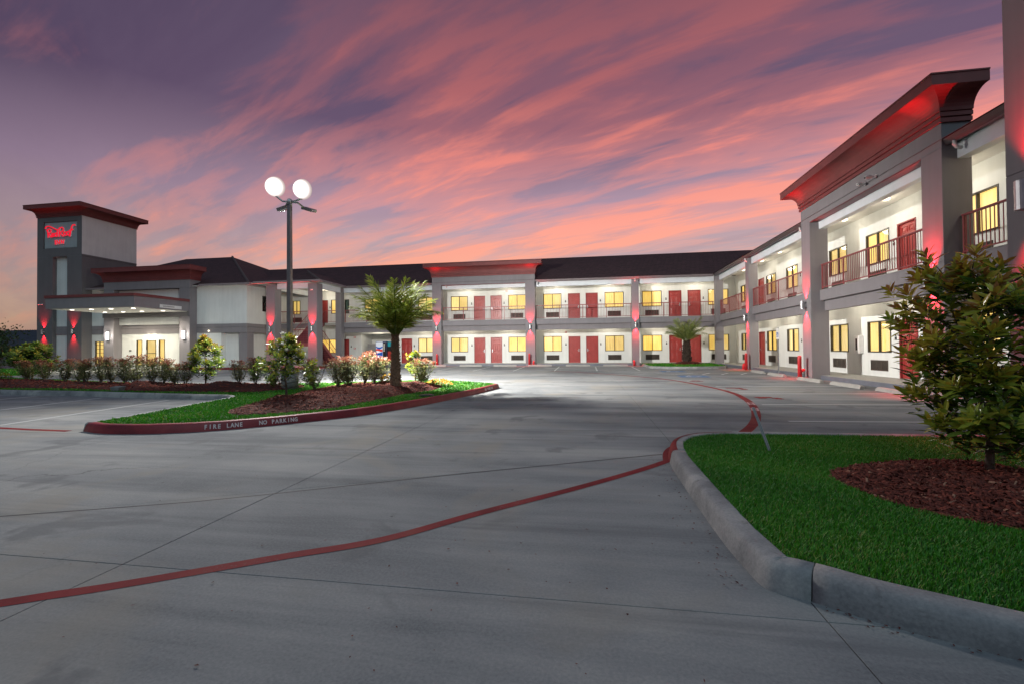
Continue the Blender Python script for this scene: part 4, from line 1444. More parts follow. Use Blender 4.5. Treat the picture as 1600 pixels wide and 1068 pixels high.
# ------------------------------------------------------------------ sign tower
tw = thing('sign_tower', 'square grey and white tower with maroon crown and red lit sign', 'tower', (-43.2, 33.3, 0))
T0, T1, TY, TB = -45.45, -40.95, 31.0, 35.6
nich = (-43.86, -42.4)
wobj(MB().box(T0, nich[0], TY, TB, 0, 9.28), 'wall', GREYD, tw)
wobj(MB().box(nich[1], T1, TY, TB, 0, 9.28), 'wall', GREYD, tw)
wobj(MB().box(nich[0] + .002, nich[1] - .002, TY + .30, TY + .5, 3.5, 9.28), 'niche_panel', WHITE, tw)
wobj(MB().box(nich[0] + .002, nich[1] - .002, TY + .30, TY + .5, 0, 2.79), 'niche_panel', WHITE, tw)
wobj(MB().box(nich[0] + .002, nich[1] - .002, TY + .24, TY + .5, 2.80, 3.49), 'niche_band', GREY, tw)
# upper stage: front with sunk sign panel, white plaster on the side
sx0, sx1, sz0, sz1 = -44.82, -41.43, 9.98, 12.2
wobj(wall_holes(MB(), T0, T1, 9.285, 12.6, [(sx0, sx1, sz0, sz1)], TY, .10), 'front_frame', GREYD, tw)
wobj(MB().box(T0 + .01, T1 - .05, TY + .10, TB, 9.285, 12.6), 'upper_stage', SIGNGREY, tw)
wobj(MB().box(T1 - .049, T1, TY + .002, TB, 9.43, 12.6), 'side_panel', WHITE, tw)
wobj(MB().box(T1 - .049, T1 + .03, TY - .02, TB, 9.29, 9.42), 'string_course', GREYD, tw)
wobj(cornice(MB(), T0, T1, TY, TB, 12.6, 13.2, 13.55, .60, True), 'cornice', MAROON, tw)
# sign lettering drawn as strokes
sg = wobj(MB().box(sx0 + .05, sx1 - .05, TY + .072, TY + .098, sz0 + .05, sz1 - .05), 'sign_panel', SIGNGREY, tw)
def L2(px_, py_):
    return (-44.62 + (px_ - 360) / 415 * 3.0, 10.92 + (630 - py_) / 165 * .98)
def arc(cx_, cy_, rx, ry, a0, a1, n=10):
    return [(cx_ + rx * math.cos(RAD(a0 + (a1 - a0) * i / n)), cy_ + ry * math.sin(RAD(a0 + (a1 - a0) * i / n))) for i in range(n + 1)]
strokes = [
    ('roof_stroke', [(358, 505), (366, 484), (385, 472), (415, 474), (450, 490), (485, 510), (520, 528)]),
    ('letter', [(392, 520), (398, 575), (402, 632)]), ('letter', [(382, 540), (392, 520), (420, 512), (442, 528), (438, 555), (404, 576)]), ('letter', [(404, 576), (422, 600), (446, 630)]),
    ('letter', [(452, 603), (480, 592)] + arc(466, 598, 17, 24, -20, -330, 10)),
    ('letter', arc(508, 598, 18, 24, -40, -400, 12)), ('letter', [(530, 520), (528, 575), (532, 622)]),
    ('letter', [(556, 520), (556, 575), (558, 628)]), ('letter', [(546, 530), (560, 506), (592, 498), (616, 515), (610, 548), (560, 572)]), ('letter', [(560, 572), (586, 598), (612, 626)]),
    ('letter', arc(636, 590, 20, 26, 0, 360, 12)), ('letter', arc(680, 588, 20, 26, 0, 360, 12)),
    ('letter', [(776, 486), (768, 472), (748, 472), (730, 492), (718, 540), (712, 590), (702, 634)]), ('letter', [(694, 548), (720, 544), (748, 536)]),
    ('letter', [(500, 672), (502, 736)]), ('letter', [(524, 732), (526, 674), (556, 728), (560, 672)]), ('letter', [(584, 728), (586, 674), (616, 726), (620, 672)]),
]
mb_r, mb_w = {}, None
for i, (nm, st) in enumerate(strokes):
    pts = [L2(*q) for q in st]
    rr = .046 if st[0][1] < 640 else .038
    o = MB().tube([(a, TY + .0, c) for a, c in pts], rr, 8).obj(nm, LOGORED, sg)
    MB().tube([(a + .03, TY + .055, c - .02) for a, c in pts], rr * 1.12, 8).obj('letter_return', LOGOEDGE, o)

# ------------------------------------------------------------------ stair bay
sb = thing('stair_portico', 'open stair bay with two red-lit grey columns and hip roof', 'portico', (-22.3, 33.5, 0))
for x in (-24.54, -21.0):
    column_mesh(.75, .75, 0, 6.45, (3.5,)).obj('column', GREY, sb, loc=rel(sb, (x, 31.6, 0)))
wobj(MB().box(-23.78, -21.01, 31.85, 32.1, 6.10, 6.52), 'fascia_beam', FASC, sb)
wobj(MB().box(-20.52, -20.27, 32.36, 35.0, 6.10, 6.52), 'fascia_beam', FASC, sb)
wobj(MB().box(-24.4, -24.15, 32.36, 37.0, 6.10, 6.52), 'fascia_beam', FASC, sb)
wobj(MB().box(-26.3, -20.0, 31.45, 37.1, 6.56, 6.6), 'soffit', SOFFIT, sb)
ex0, ex1, ey = -25.4, -19.9, 31.35
mb = MB()
pk = (ex0 + ex1) / 2
rise = .42 * (ex1 - ex0) / 2
mb.add([(ex0, ey, 6.64), (ex1, ey, 6.64), (pk, ey + 2.75, 6.64 + rise)], [(0, 1, 2)])
mb.add([(ex1, ey, 6.64), (ex1, 37, 6.64), (pk, 37.6, 6.64 + rise), (pk, ey + 2.75, 6.64 + rise)], [(0, 1, 2, 3)])
mb.add([(ex0, 37, 6.64), (ex0, ey, 6.64), (pk, ey + 2.75, 6.64 + rise), (pk, 37.6, 6.64 + rise)], [(0, 1, 2, 3)])
wobj(mb, 'roof', ROOF, sb)
wobj(MB().tube([(ex1, ey, 6.66), (pk, ey + 2.75, 6.67 + rise)], .09, 6), 'hip_cap', hipm, sb)
wobj(MB().box(ex0, ex1, ey - .11, ey, 6.53, 6.66).box(ex1, ex1 + .11, ey - .11, 35.0, 6.535, 6.665), 'gutter', GUTTER, sb)
o = put('ceiling_light', DOME, sb, rel(sb, (-22.3, 33.6, 6.56)))
point(o, (0, 0, -.25), PORCH_C, 30, .12)

stt = thing('staircase', 'red steel switchback staircase between the stair bay columns', 'staircase', (-22.0, 33.5, 0))
def flight(x0, x1, y0, z0, y1, z1, n):
    for x in (x0, x1):
        mb = MB()
        a, b = (x - .02, x + .02)
        mb.add([(a, y0, z0 - .20), (b, y0, z0 - .20), (b, y1, z1 - .20), (a, y1, z1 - .20), (a, y0, z0 + .10), (b, y0, z0 + .10), (b, y1, z1 + .10), (a, y1, z1 + .10)],
               [(0, 3, 2, 1), (4, 5, 6, 7), (0, 1, 5, 4), (1, 2, 6, 5), (2, 3, 7, 6), (3, 0, 4, 7)])
        wobj(mb, 'stringer', RAILM, stt)
    for i in range(n):
        t = (i + .5) / n
        y = y0 + (y1 - y0) * t
        z = z0 + (z1 - z0) * (i + 1) / n
        d = abs(y1 - y0) / n
        wobj(MB().box(x0 + .021, x1 - .021, y - d * .52, y + d * .52, z - .04, z), 'tread', RAILM, stt)
        fy = y - d * .5 if y1 > y0 else y + d * .5
        wobj(MB().box(x0 + .021, x1 - .021, fy - .006, fy + .006, z - (z1 - z0) / n, z - .041), 'riser', MAROON2, stt)
    for x in (x0, x1):
        mb = MB().tube([(x, y0, z0 + 1.0), (x, y1, z1 + 1.0)], .025, 8).tube([(x, y0, z0 + .55), (x, y1, z1 + .55)], .014, 6)
        m_ = max(3, int(abs(y1 - y0) / .14))
        for i in range(m_ + 1):
            t = i / m_
            y, z = y0 + (y1 - y0) * t, z0 + (z1 - z0) * t
            r_ = .022 if i in (0, m_) else .009
            mb.tube([(x, y, z), (x, y, z + 1.0)], r_, 6, False)
        wobj(mb, 'handrail', RAILM, stt)
LZ = 1.92
flight(-21.75, -20.75, 35.3, .17, 33.15, LZ, 10)
flight(-23.25, -22.0, 33.15, LZ, 35.40, FL2, 10)
wobj(MB().box(-23.3, -20.7, 32.38, 33.15, LZ - .06, LZ), 'landing', RAILM, stt)
wobj(MB().box(-23.32, -20.68, 32.34, 32.379, LZ - .26, LZ + .04), 'landing_fascia', RAILM, stt)
mb = MB()
for i in range(20):
    x = -23.25 + 2.5 * i / 19
    mb.box(x - .009, x + .009, 32.40, 32.42, LZ, LZ + 1.0)
mb.box(-23.3, -20.7, 32.385, 32.435, LZ + 1.0, LZ + 1.05)
wobj(mb, 'landing_railing', RAILM, stt)
for x in (-23.2, -20.8):
    wobj(MB().box(x - .05, x + .05, 32.45, 32.55, .165, LZ - .061), 'support_post', RAILM, stt)

# ------------------------------------------------------------------ red sconces
RED = (1.0, .012, .022)
SB = MB().lathe([(.072, -.17), (.082, -.17), (.082, .17), (.072, .17)], 28).mesh('sconce_body', STEEL)
SBR = MB().box(-.05, .05, .07, .16, -.07, .07).mesh('bracket', STEEL)
SLN = MB().lathe([(.07, 0), (.07, .004)], 14).mesh('lens', REDLENS)
RED_W = 640.0
def sconce(p, rz, label, up_w=1.0, dn_w=1.0, beam=1.0):
    """p: point on the wall face; the wall is on local +y"""
    t = thing('wall_sconce', label, 'sconce', p, rz, 'red column sconces')
    put('sconce_body', SB, t, (0, -.16, 0))
    put('bracket', SBR, t, (0, -.16, 0))
    put('lens', SLN, t, (0, -.16, .158))
    put('lens', SLN, t, (0, -.16, -.162))
    spot(t, (0, -.10, .18), (RAD(180 - 2), 0, 0), RED, RED_W * up_w, 76, 1.0, .05)
    if beam:
        spot(t, (0, -.15, .18), (RAD(180 + 3), 0, 0), RED, RED_W * 1.9 * up_w * beam, 13, 1.0, .02)
    spot(t, (0, -.10, -.18), (RAD(2), 0, 0), RED, RED_W * dn_w, 76, 1.0, .05)
    return t
sconce((-11.96, 35.08, 3.02), 0, 'steel cylinder sconce on the portico column right of the big palm')
sconce((-4.40, 35.08, 3.02), 0, 'steel cylinder sconce on the right column of the back wing portico')
sconce((3.56, 35.26, 3.04), 0, 'steel cylinder sconce on the slim back wing column beside the small palm')
sconce((9.26, 28.6, 3.04), RAD(-90), 'steel cylinder sconce on the slim right wing column near the corner')
sconce((9.08, 20.88, 3.06), RAD(-90), 'steel cylinder sconce on the far column of the right wing portico', 1.2)
sconce((9.08, 13.76, 3.08), RAD(-90), 'steel cylinder sconce on the right portico column above the magnolia', 1.3)
sconce((5.17, 6.16, 3.10), RAD(-90), 'large steel cylinder sconce cut by the right edge of the photo', .55, .55, 0)
sconce((-24.16, 31.6, 3.0), 0, 'steel cylinder sconce on the left stair bay column')
sconce((-20.62, 31.6, 3.0), 0, 'steel cylinder sconce on the right stair bay column')
sconce((-44.7, 31.0, 3.05), 0, 'steel cylinder sconce on the left edge of the sign tower', .6, .6, 0)
sconce((-41.7, 31.0, 3.05), 0, 'steel cylinder sconce on the tower beside the lobby canopy', .6, .6, 0)

# ------------------------------------------------------------------ vegetation
def branchy(rng, base, height, spread, n, r0, lean=(0, 0), low=.13, rounded=False):
    """trunk plus limbs; returns MB and limb tips"""
    mb = MB()
    tips = []
    b = Vector(base)
    top = b + Vector((lean[0], lean[1], height * .92))
    pts = [b.lerp(top, t) + Vector((rng.uniform(-.03, .03), rng.uniform(-.03, .03), 0)) * height * (1 if 0 < t < 1 else 0) for t in (0, .2, .4, .6, .8, 1)]
    mb.tube(pts, [r0 * (1 - .85 * t) for t in (0, .2, .4, .6, .8, 1)], 8)
    for i in range(n):
        t = low + (.98 - low) * (i + .5) / n
        k = min(4, int(t * 5))
        s = pts[k].lerp(pts[k + 1], t * 5 - k)
        a = i * 2.4 + rng.uniform(-.4, .4)
        # crown radius profile: widest a third of the way up
        ext = spread * (math.sin(min(1, (t * 1.15) ** .75) * math.pi) * .75 + .32) * rng.uniform(.75, 1.1)
        if rounded:
            ext = spread * (.50 + .62 * math.sin(math.pi * min(1, t ** 1.25 * .84 + .08))) * rng.uniform(.72, 1.12)
        d = Vector((math.cos(a), math.sin(a), rng.uniform(.25, .7)))
        e_ = s + d * ext * .8
        m_ = s.lerp(e_, .5) + Vector((0, 0, -.05 * height))
        mb.tube([s, m_, e_], [r0 * .34, r0 * .22, r0 * .10], 5)
        tips.append((e_, d.normalized()))
        for q in range(4):
            a2 = a + rng.uniform(-1.1, 1.1)
            st_ = s.lerp(e_, rng.uniform(.35, .85))
            d2_ = Vector((math.cos(a2), math.sin(a2), rng.uniform(.0, .9)))
            e2 = st_ + d2_ * ext * rng.uniform(.25, .5)
            mb.tube([st_, e2], [r0 * .16, r0 * .07], 4)
            tips.append((e2, d2_.normalized()))
    tips.append((top, Vector((0, 0, 1))))
    return mb, tips

def rosettes(tips, rng, per, L, Wd, yellow=.5, zlo=0, zhi=1, inner=0):
    P, D, U, Ls, Ws, rn = [], [], [], [], [], []
    for (p, d) in tips:
        ax = Vector((d.x * .6, d.y * .6, max(.25, d.z) + .35)).normalized()
        tx = ax.orthogonal().normalized()
        ty = ax.cross(tx)
        hue = rng.uniform(0, 1)
        hz = (p.z - zlo) / max(.01, zhi - zlo)
        nn = int(per * rng.uniform(.75, 1.25))
        for k in range(nn):
            a = k * 2.4 + rng.uniform(-.3, .3)
            t = k / nn
            el = .30 + .95 * t            # outer leaves spread, inner ones stand up
            dr = (tx * math.cos(a) + ty * math.sin(a)) * math.cos(el) + ax * math.sin(el)
            q = p - ax * (.10 * (1 - t)) * (L / .17) + dr * .01
            P.append(q); D.append(dr); U.append(ax + dr * -.2)
            s = rng.uniform(.7, 1.15) * (1 - .35 * t)
            Ls.append(L * s); Ws.append(Wd * s)
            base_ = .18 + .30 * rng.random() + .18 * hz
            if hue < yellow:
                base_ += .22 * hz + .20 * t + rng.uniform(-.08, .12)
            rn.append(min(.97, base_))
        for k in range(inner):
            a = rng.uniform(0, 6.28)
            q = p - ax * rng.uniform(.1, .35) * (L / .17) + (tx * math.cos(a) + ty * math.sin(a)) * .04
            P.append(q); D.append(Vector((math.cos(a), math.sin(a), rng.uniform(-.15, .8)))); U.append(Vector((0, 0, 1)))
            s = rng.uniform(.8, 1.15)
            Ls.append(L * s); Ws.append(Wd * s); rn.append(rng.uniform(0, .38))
    f = lambda a: np.array([tuple(v) for v in a])
    return f(P), f(D), f(U), np.array(Ls), np.array(Ws), np.array(rn)

def magnolia(label, base, height, spread, seed, nb=14, per=11, L=.16, Wd=.032, yellow=.5, inner=6, singles=0, flowers=(), trunk_r=.035, low=.13, rounded=False):
    rng = random.Random(seed)
    t = thing('magnolia_tree', label, 'tree', base, 0)
    mb, tips = branchy(rng, (0, 0, -.05), height, spread, nb, trunk_r, low=low, rounded=rounded)
    mb.obj('trunk', BARK, t, True)
    P, D, U, Ls, Ws, rn = rosettes(tips, rng, per, L, Wd, yellow, 0, height, inner)
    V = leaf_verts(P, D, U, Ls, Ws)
    N = len(P)
    if singles:
        # outermost leaves on the side towards the open lot become leaves of their own
        score = -(P[:, 1]) * .8 - P[:, 0] * .4 + np.random.default_rng(seed).normal(0, .18, N)
        idx = np.argsort(-score)
        pick = idx[:singles]
        rest = idx[singles:]
    else:
        rest = np.arange(N)
        pick = []
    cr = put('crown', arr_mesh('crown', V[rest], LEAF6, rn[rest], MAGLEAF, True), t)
    if singles:
        stuff(cr)
        lm = {}
        for i in pick:
            # a shared leaf shape per colour class, placed by matrix
            c = int(rn[i] * 8)
            if c not in lm:
                one = leaf_verts(np.zeros((1, 3)), np.array([[0, 1.0, 0]]), np.array([[0, 0, 1.0]]), np.array([1.0]), np.array([Wd / L]))
                lm[c] = arr_mesh('leaf', one, LEAF6, np.array([(c + .5) / 8]), MAGLEAF, True)
            d_ = Vector(D[i]).normalized()
            s_ = d_.cross(Vector(U[i])).normalized()
            n_ = s_.cross(d_)
            o = bpy.data.objects.new('leaf', lm[c])
            col.objects.link(o)
            o.parent = t
            m4 = Matrix(((s_.x, d_.x, n_.x, P[i][0]), (s_.y, d_.y, n_.y, P[i][1]), (s_.z, d_.z, n_.z, P[i][2]), (0, 0, 0, 1)))
            o.matrix_local = m4 @ Matrix.Scale(float(Ls[i]), 4)
    for (fx, fy, fz, fs) in flowers:
        n = 9
        a = np.arange(n) * 2.4
        el = np.where(np.arange(n) < 6, .55, 1.1)
        Df = np.stack([np.cos(a) * np.cos(el), np.sin(a) * np.cos(el), np.sin(el)], 1)
        Vf = leaf_verts(np.tile([fx, fy, fz], (n, 1)).astype(float), Df, np.tile([0, 0, 1.0], (n, 1)), np.full(n, fs), np.full(n, fs * .34), .5, -.1)
        put('blossom', arr_mesh('blossom', Vf, LEAF6, np.linspace(0, 1, n), PETAL, True), t)
    return t

def gz(h, x, y, z0):
    return z0 + float(h(np.array([[x, y]]))[0])

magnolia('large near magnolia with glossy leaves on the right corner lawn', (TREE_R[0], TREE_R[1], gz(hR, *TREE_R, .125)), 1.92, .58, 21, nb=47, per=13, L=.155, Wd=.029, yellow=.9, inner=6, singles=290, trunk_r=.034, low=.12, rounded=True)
magnolia('magnolia with white blossoms in front of the lamp post', (-7.0, 9.7, gz(hB, -7.0, 9.7, .13)), 1.55, .70, 22, nb=28, per=12, L=.12, Wd=.024, yellow=.75, inner=6, flowers=((.05, -.2, 1.40, .10), (.08, -.25, 1.16, .10), (.22, -.3, 1.02, .11), (.25, -.28, .78, .07)), trunk_r=.03)
magnolia('slender magnolia in the hedge bed in front of the lobby', (-13.0, 13.75, gz(hH, -13.0, 13.75, .13)), 1.80, .62, 23, nb=24, per=12, L=.15, Wd=.030, yellow=.4, inner=6, trunk_r=.03)
magnolia('round dark magnolia at the far left of the hedge bed', (-24.0, 16.2, gz(hH, -24.0, 16.2, .13)), 1.75, .98, 24, nb=30, per=12, L=.19, Wd=.042, yellow=.25, inner=9, trunk_r=.04)
magnolia('magnolia half hidden behind the palm trunk', (-5.75, 14.6, gz(hB, -5.75, 14.6, .13)), 1.20, .36, 25, nb=11, per=10, L=.13, Wd=.026, yellow=.5, inner=5, trunk_r=.025)

# ---- photinia hedge
def photinia_meshes(seed):
    rng = random.Random(seed)
    r = np.random.default_rng(seed)
    mb = MB()
    tips = []
    H = .80
    for i in range(9):
        a = rng.uniform(0, 6.28)
        sp = rng.uniform(.05, .26)
        p0 = Vector((rng.uniform(-.04, .04), rng.uniform(-.04, .04), 0))
        p2_ = Vector((math.cos(a) * sp, math.sin(a) * sp, H * rng.uniform(.72, 1.0)))
        p1 = p0.lerp(p2_, .5) + Vector((math.cos(a), math.sin(a), 0)) * .04
        mb.tube([p0, p1, p2_], [.011, .008, .004], 5)
        tips.append((p0, p1, p2_))
    G = [[], [], []]
    Rd = [[], [], []]
    for (p0, p1, p2_) in tips:
        for k in range(110):
            t = rng.uniform(.18, 1)
            q = p0.lerp(p1, t * 2) if t < .5 else p1.lerp(p2_, t * 2 - 1)
            a = rng.uniform(0, 6.28)
            off = rng.uniform(.0, .13)
            q = q + Vector((math.cos(a), math.sin(a), rng.uniform(-.3, .5))) * off
            d = Vector((math.cos(a), math.sin(a), rng.uniform(-.2, .9)))
            G[0].append(q); G[1].append(d); G[2].append(Vector((rng.uniform(-.4, .4), rng.uniform(-.4, .4), 1)))
        for k in range(26):
            a = rng.uniform(0, 6.28)
            q = p2_ + Vector((rng.gauss(0, .045), rng.gauss(0, .045), rng.uniform(-.04, .07)))
            d = Vector((math.cos(a), math.sin(a), rng.uniform(.2, 1.6)))
            Rd[0].append(q); Rd[1].append(d); Rd[2].append(Vector((rng.uniform(-.5, .5), rng.uniform(-.5, .5), 1)))
    f = lambda a: np.array([tuple(v) for v in a])
    n1_, n2_ = len(G[0]), len(Rd[0])
    V = leaf4(f(G[0]), f(G[1]), f(G[2]), r.uniform(.055, .095, n1_), r.uniform(.012, .020, n1_))
    V2 = leaf4(f(Rd[0]), f(Rd[1]), f(Rd[2]), r.uniform(.055, .10, n2_), r.uniform(.011, .018, n2_))
    return mb.mesh('stems', BARK), arr_mesh('foliage', V, QUADLEAF, r.random(n1_), PHOTGREEN), arr_mesh('new_growth', V2, QUADLEAF, r.random(n2_), PHOTRED)
PHM = [photinia_meshes(s) for s in (31, 32, 33, 34, 35)]
ORD = ['first', 'second', 'third', 'fourth', 'fifth', 'sixth', 'seventh', 'eighth', 'ninth', 'tenth', 'eleventh', 'twelfth', 'thirteenth', 'fourteenth', 'fifteenth', 'sixteenth', 'seventeenth', 'eighteenth', 'nineteenth', 'twentieth', 'twenty-first', 'twenty-second', 'twenty-third', 'twenty-fourth', 'twenty-fifth', 'twenty-sixth']
HED = [(-25.6, 15.9, 1.0), (-22.9, 15.3, .95), (-21.55, 15.0, 1.0), (-19.9, 14.5, 1.0), (-19.15, 14.4, .85), (-18.5, 14.15, 1.1), (-17.75, 14.1, 1.0), (-17.1, 13.95, 1.0), (-16.35, 13.85, 1.0), (-15.9, 13.8, 1.05), (-15.05, 13.65, 1.1), (-14.5, 13.6, .95), (-13.95, 13.5, .95), (-13.5, 13.45, .9),
       (-11.35, 13.3, .95), (-10.6, 13.15, .95), (-9.9, 13.1, .7)]
HED2 = [(-7.95, 12.3, .98), (-7.55, 12.9, 1.0), (-7.35, 13.2, .95), (-7.75, 13.7, 1.0), (-7.25, 14.0, 1.1), (-6.85, 13.8, 1.0), (-6.95, 14.6, 1.05), (-5.35, 14.2, 1.05)]
prs = random.Random(5)
def shrub(x, y, z, s, label, group, i):
    t = thing('photinia_shrub', label, 'shrub', (x, y, z - .02), prs.uniform(0, 6.28), group)
    t.scale = (s * prs.uniform(.95, 1.4), s * prs.uniform(.95, 1.4), s * prs.uniform(.92, 1.14))
    m = PHM[i % 5]
    put('stems', m[0], t)
    stuff(put('foliage', m[1], t))
    stuff(put('new_growth', m[2], t))
    return t
for i, (x, y, s) in enumerate(HED):
    shrub(x, y, gz(hH, x, y, .13), s, 'red-tipped photinia shrub, %s from the left in the long hedge bed' % ORD[i], 'photinia hedge in the long bed', i)
for i, (x, y, s) in enumerate(HED2):
    shrub(x, y, gz(hB, x, y, .13), s * 1.02, 'red-tipped photinia shrub, %s from the left on the palm island' % ORD[i], 'photinia shrubs on the palm island', i + 2)

# ---- palms
def frond_mesh(seed, L, arch, mat, nl=34, ll=.30, lw=.010):
    rng = random.Random(seed)
    pts, tang = [], []
    p = Vector((0, 0, 0))
    ang = RAD(8)
    n = 14
    for i in range(n + 1):
        pts.append(p.copy())
        d = Vector((math.sin(ang), 0, math.cos(ang)))
        tang.append(d)
        p = p + d * (L / n)
        ang += arch / n * (0.4 + 1.2 * i / n)
    mb = MB().tube(pts, [.022 * (1 - .85 * i / n) * (L / 1.6) + .002 for i in range(n + 1)], 4)
    P, D, U, Ls, Ws, rn = [], [], [], [], [], []
    for k in range(nl):
        t = .16 + .84 * k / (nl - 1)
        i = min(n - 1, int(t * n))
        q = pts[i].lerp(pts[i + 1], t * n - i)
        d = tang[i]
        side = Vector((0, 1, 0))
        nrm = d.cross(side)
        for s in (-1, 1):
            v = side * s * .75 + d * (.55 + .5 * t) + nrm * rng.uniform(-.55, .45)
            P.append(q); D.append(v); U.append(nrm + side * rng.uniform(-.3, .3))
            ln = ll * (math.sin(math.pi * (t * .8 + .16)) * .8 + .25) * rng.uniform(.85, 1.1)
            Ls.append(ln); Ws.append(lw * rng.uniform(.8, 1.2)); rn.append(min(1, max(0, rng.gauss(.5, .22))))
    f = lambda a: np.array([tuple(v) for v in a])
    V = leaf_verts(f(P), f(D), f(U), np.array(Ls), np.array(Ws), .3, .26)
    return mb.mesh('frond', mat), arr_mesh('leaflets', V, LEAF6, np.array(rn), mat)

def palm(label, base, th, tr, nf, fl, seed, mat, lw=.010, ll=.30, nl=34, bark=None):
    rng = random.Random(seed)
    t = thing('palm_tree', label, 'palm', base, 0)
    mb = MB()
    prof = [(tr * 1.1, -.1), (tr * 1.08, th * .1), (tr * 1.0, th * .3), (tr * .82, th * .6), (tr * .64, th * .85), (tr * .5, th * 1.0), (.02, th * 1.06)]
    mb.lathe(prof, 18)
    # old leaf bases in spirals
    nb = int(th / .07) * 9
    for i in range(nb):
        zz_ = th * (i + .5) / nb
        a = i * 2.399
        rr = tr * (1.10 - .50 * zz_ / th)
        c, s = math.cos(a), math.sin(a)
        o = Vector((c * rr * .92, s * rr * .92, zz_))
        out = Vector((c, s, 0))
        sd = Vector((-s, c, 0))
        w_, h_, dp = .055 * (tr / .2), .10 * (tr / .2), .045 * (tr / .2)
        tip = o + out * dp * rng.uniform(1.0, 2.8) + Vector((0, 0, h_))
        mb.add([o - sd * w_, o + sd * w_, o + Vector((0, 0, h_ * .9)) + sd * w_ * .6, o + Vector((0, 0, h_ * .9)) - sd * w_ * .6, tip + sd * w_ * .35, tip - sd * w_ * .35, o - sd * w_ * .5 + out * dp * .6, o + sd * w_ * .5 + out * dp * .6],
               [(0, 1, 7, 6), (6, 7, 4, 5), (4, 2, 3, 5), (1, 2, 4, 7), (0, 6, 5, 3)])
    mb.obj('trunk', bark or PALMBARK, t)
    ms = [frond_mesh(seed + k, fl, RAD(a), mat, nl, ll, lw) for k, a in enumerate((28, 50, 72))]
    for i in range(nf):
        u = (i + .5) / nf
        tilt = RAD(2 + 34 * u ** .85) + rng.uniform(-.06, .06)
        az = i * 2.399 + rng.uniform(-.2, .2)
        k = 0 if u < .35 else (1 if u < .75 else 2)
        s = rng.uniform(.85, 1.08) * (1.0 - .12 * (u - .5))
        o = put('frond', ms[k][0], t, (math.cos(az) * tr * .35, math.sin(az) * tr * .35, th * .97), None, (s, s, s))
        o.rotation_mode = 'XYZ'
        o.rotation_euler = (Matrix.Rotation(az, 3, 'Z') @ Matrix.Rotation(tilt, 3, 'Y')).to_euler()
        put('leaflets', ms[k][1], o)
    return t
palm('large date palm with upright feathery fronds on the island', (-5.5, 12.45, gz(hB, -5.5, 12.45, .13) - .03), 1.50, .125, 36, 1.70, 51, PALMLEAF, .013, .42, 46)
palm('small palm growing in front of the back wing doors', (6.85, 33.6, gz(hP, 6.85, 33.6, .125) - .02), 1.35, .25, 26, 1.75, 61, PALMLEAF2, .018, .50, 34, plain('dark_palm_bark', (.045, .03, .022), .9, .3, 14))

# ---- pansy beds
def pansies(label, x, y, z, rx, ry, n, seed):
    r = np.random.default_rng(seed)
    t = thing('flower_clump', label, 'flowers', (x, y, z))
    m = n * 4
    a = r.uniform(0, 6.28, m); d = np.sqrt(r.random(m))
    P = np.stack([np.cos(a) * d * rx, np.sin(a) * d * ry, .02 + .16 * (1 - d ** 2) * r.random(m)], 1)
    D = unit(np.stack([np.cos(a) * .6 + r.normal(0, .5, m), np.sin(a) * .6 + r.normal(0, .5, m), r.uniform(.1, 1, m)], 1))
    put('leaves', arr_mesh('leaves', leaf4(P, D, np.tile([0, 0, 1.0], (m, 1)) + r.normal(0, .3, (m, 3)), r.uniform(.05, .09, m), r.uniform(.012, .022, m)), QUADLEAF, r.random(m) * .6, PHOTGREEN), t)
    a = r.uniform(0, 6.28, n); d = np.sqrt(r.random(n))
    C_ = np.stack([np.cos(a) * d * rx, np.sin(a) * d * ry, .10 + .16 * (1 - d ** 2) + r.uniform(0, .03, n)], 1)
    Vs, rr = [], []
    for k in range(5):
        b = k * 1.2566 + r.uniform(0, .3, n)
        Dp = unit(np.stack([np.cos(b), np.sin(b) * .5 - .35, np.sin(b) * .8 + .3], 1))
        Vs.append(leaf4(C_, Dp, np.tile([.1, -1, .6], (n, 1)), r.uniform(.035, .05, n), r.uniform(.013, .02, n), .1))
        rr.append(np.clip(r.normal(.4, .2, n), 0, 1))
    put('petals', arr_mesh('petals', np.concatenate(Vs), QUADLEAF, np.concatenate(rr), PANSY), t)
    return t
pansies('yellow pansies clumped at the edge of the lawn right of the palm', -5.1, 15.15, gz(hB, -5.1, 15.15, .13), .50, .32, 80, 71)
pansies('yellow flowers low beside the palm trunk on its left', -6.55, 14.35, gz(hB, -6.55, 14.35, .13), .35, .25, 50, 72)
pansies('orange flowers at the far left edge of the photo', -26.3, 16.5, gz(hH, -26.3, 16.5, .13), .55, .4, 60, 73)

# ---- trees beyond the lot on the left
def far_tree(label, base, h, rx, seed):
    r = np.random.default_rng(seed)
    rng = random.Random(seed)
    t = thing('far_tree', label, 'tree', base)
    mb, tips = branchy(rng, (0, 0, -.05), h * .8, rx * .8, 16, .16)
    mb.obj('trunk', BARK, t, True)
    n = 5200
    # clumps around limb tips
    C_ = np.array([tuple(p) for p, d in tips])
    k = r.integers(0, len(C_), n)
    P = C_[k] + r.normal(0, 1, (n, 3)) * np.array([rx * .22, rx * .22, h * .085])
    P[:, 2] = np.clip(P[:, 2], h * .12, None)
    D = unit(r.normal(0, 1, (n, 3)))
    put('crown', arr_mesh('crown', leaf4(P, D, r.normal(0, 1, (n, 3)), r.uniform(.14, .30, n), r.uniform(.05, .09, n)), QUADLEAF, np.clip(r.random(len(C_))[k] * .5 + r.random(n) * .5, 0, 1), FARLEAF), t)
    return t
far_tree('dark bushy tree at the far left beyond the drive', (-50.5, 29.2, 0), 3.6, 2.6, 81)
far_tree('lower dark tree in front of the far metal roof', (-46.5, 27.6, 0), 2.9, 1.9, 82)
far_tree('tall dark tree cut by the left edge of the photo', (-56.5, 33.5, 0), 4.9, 3.0, 83)

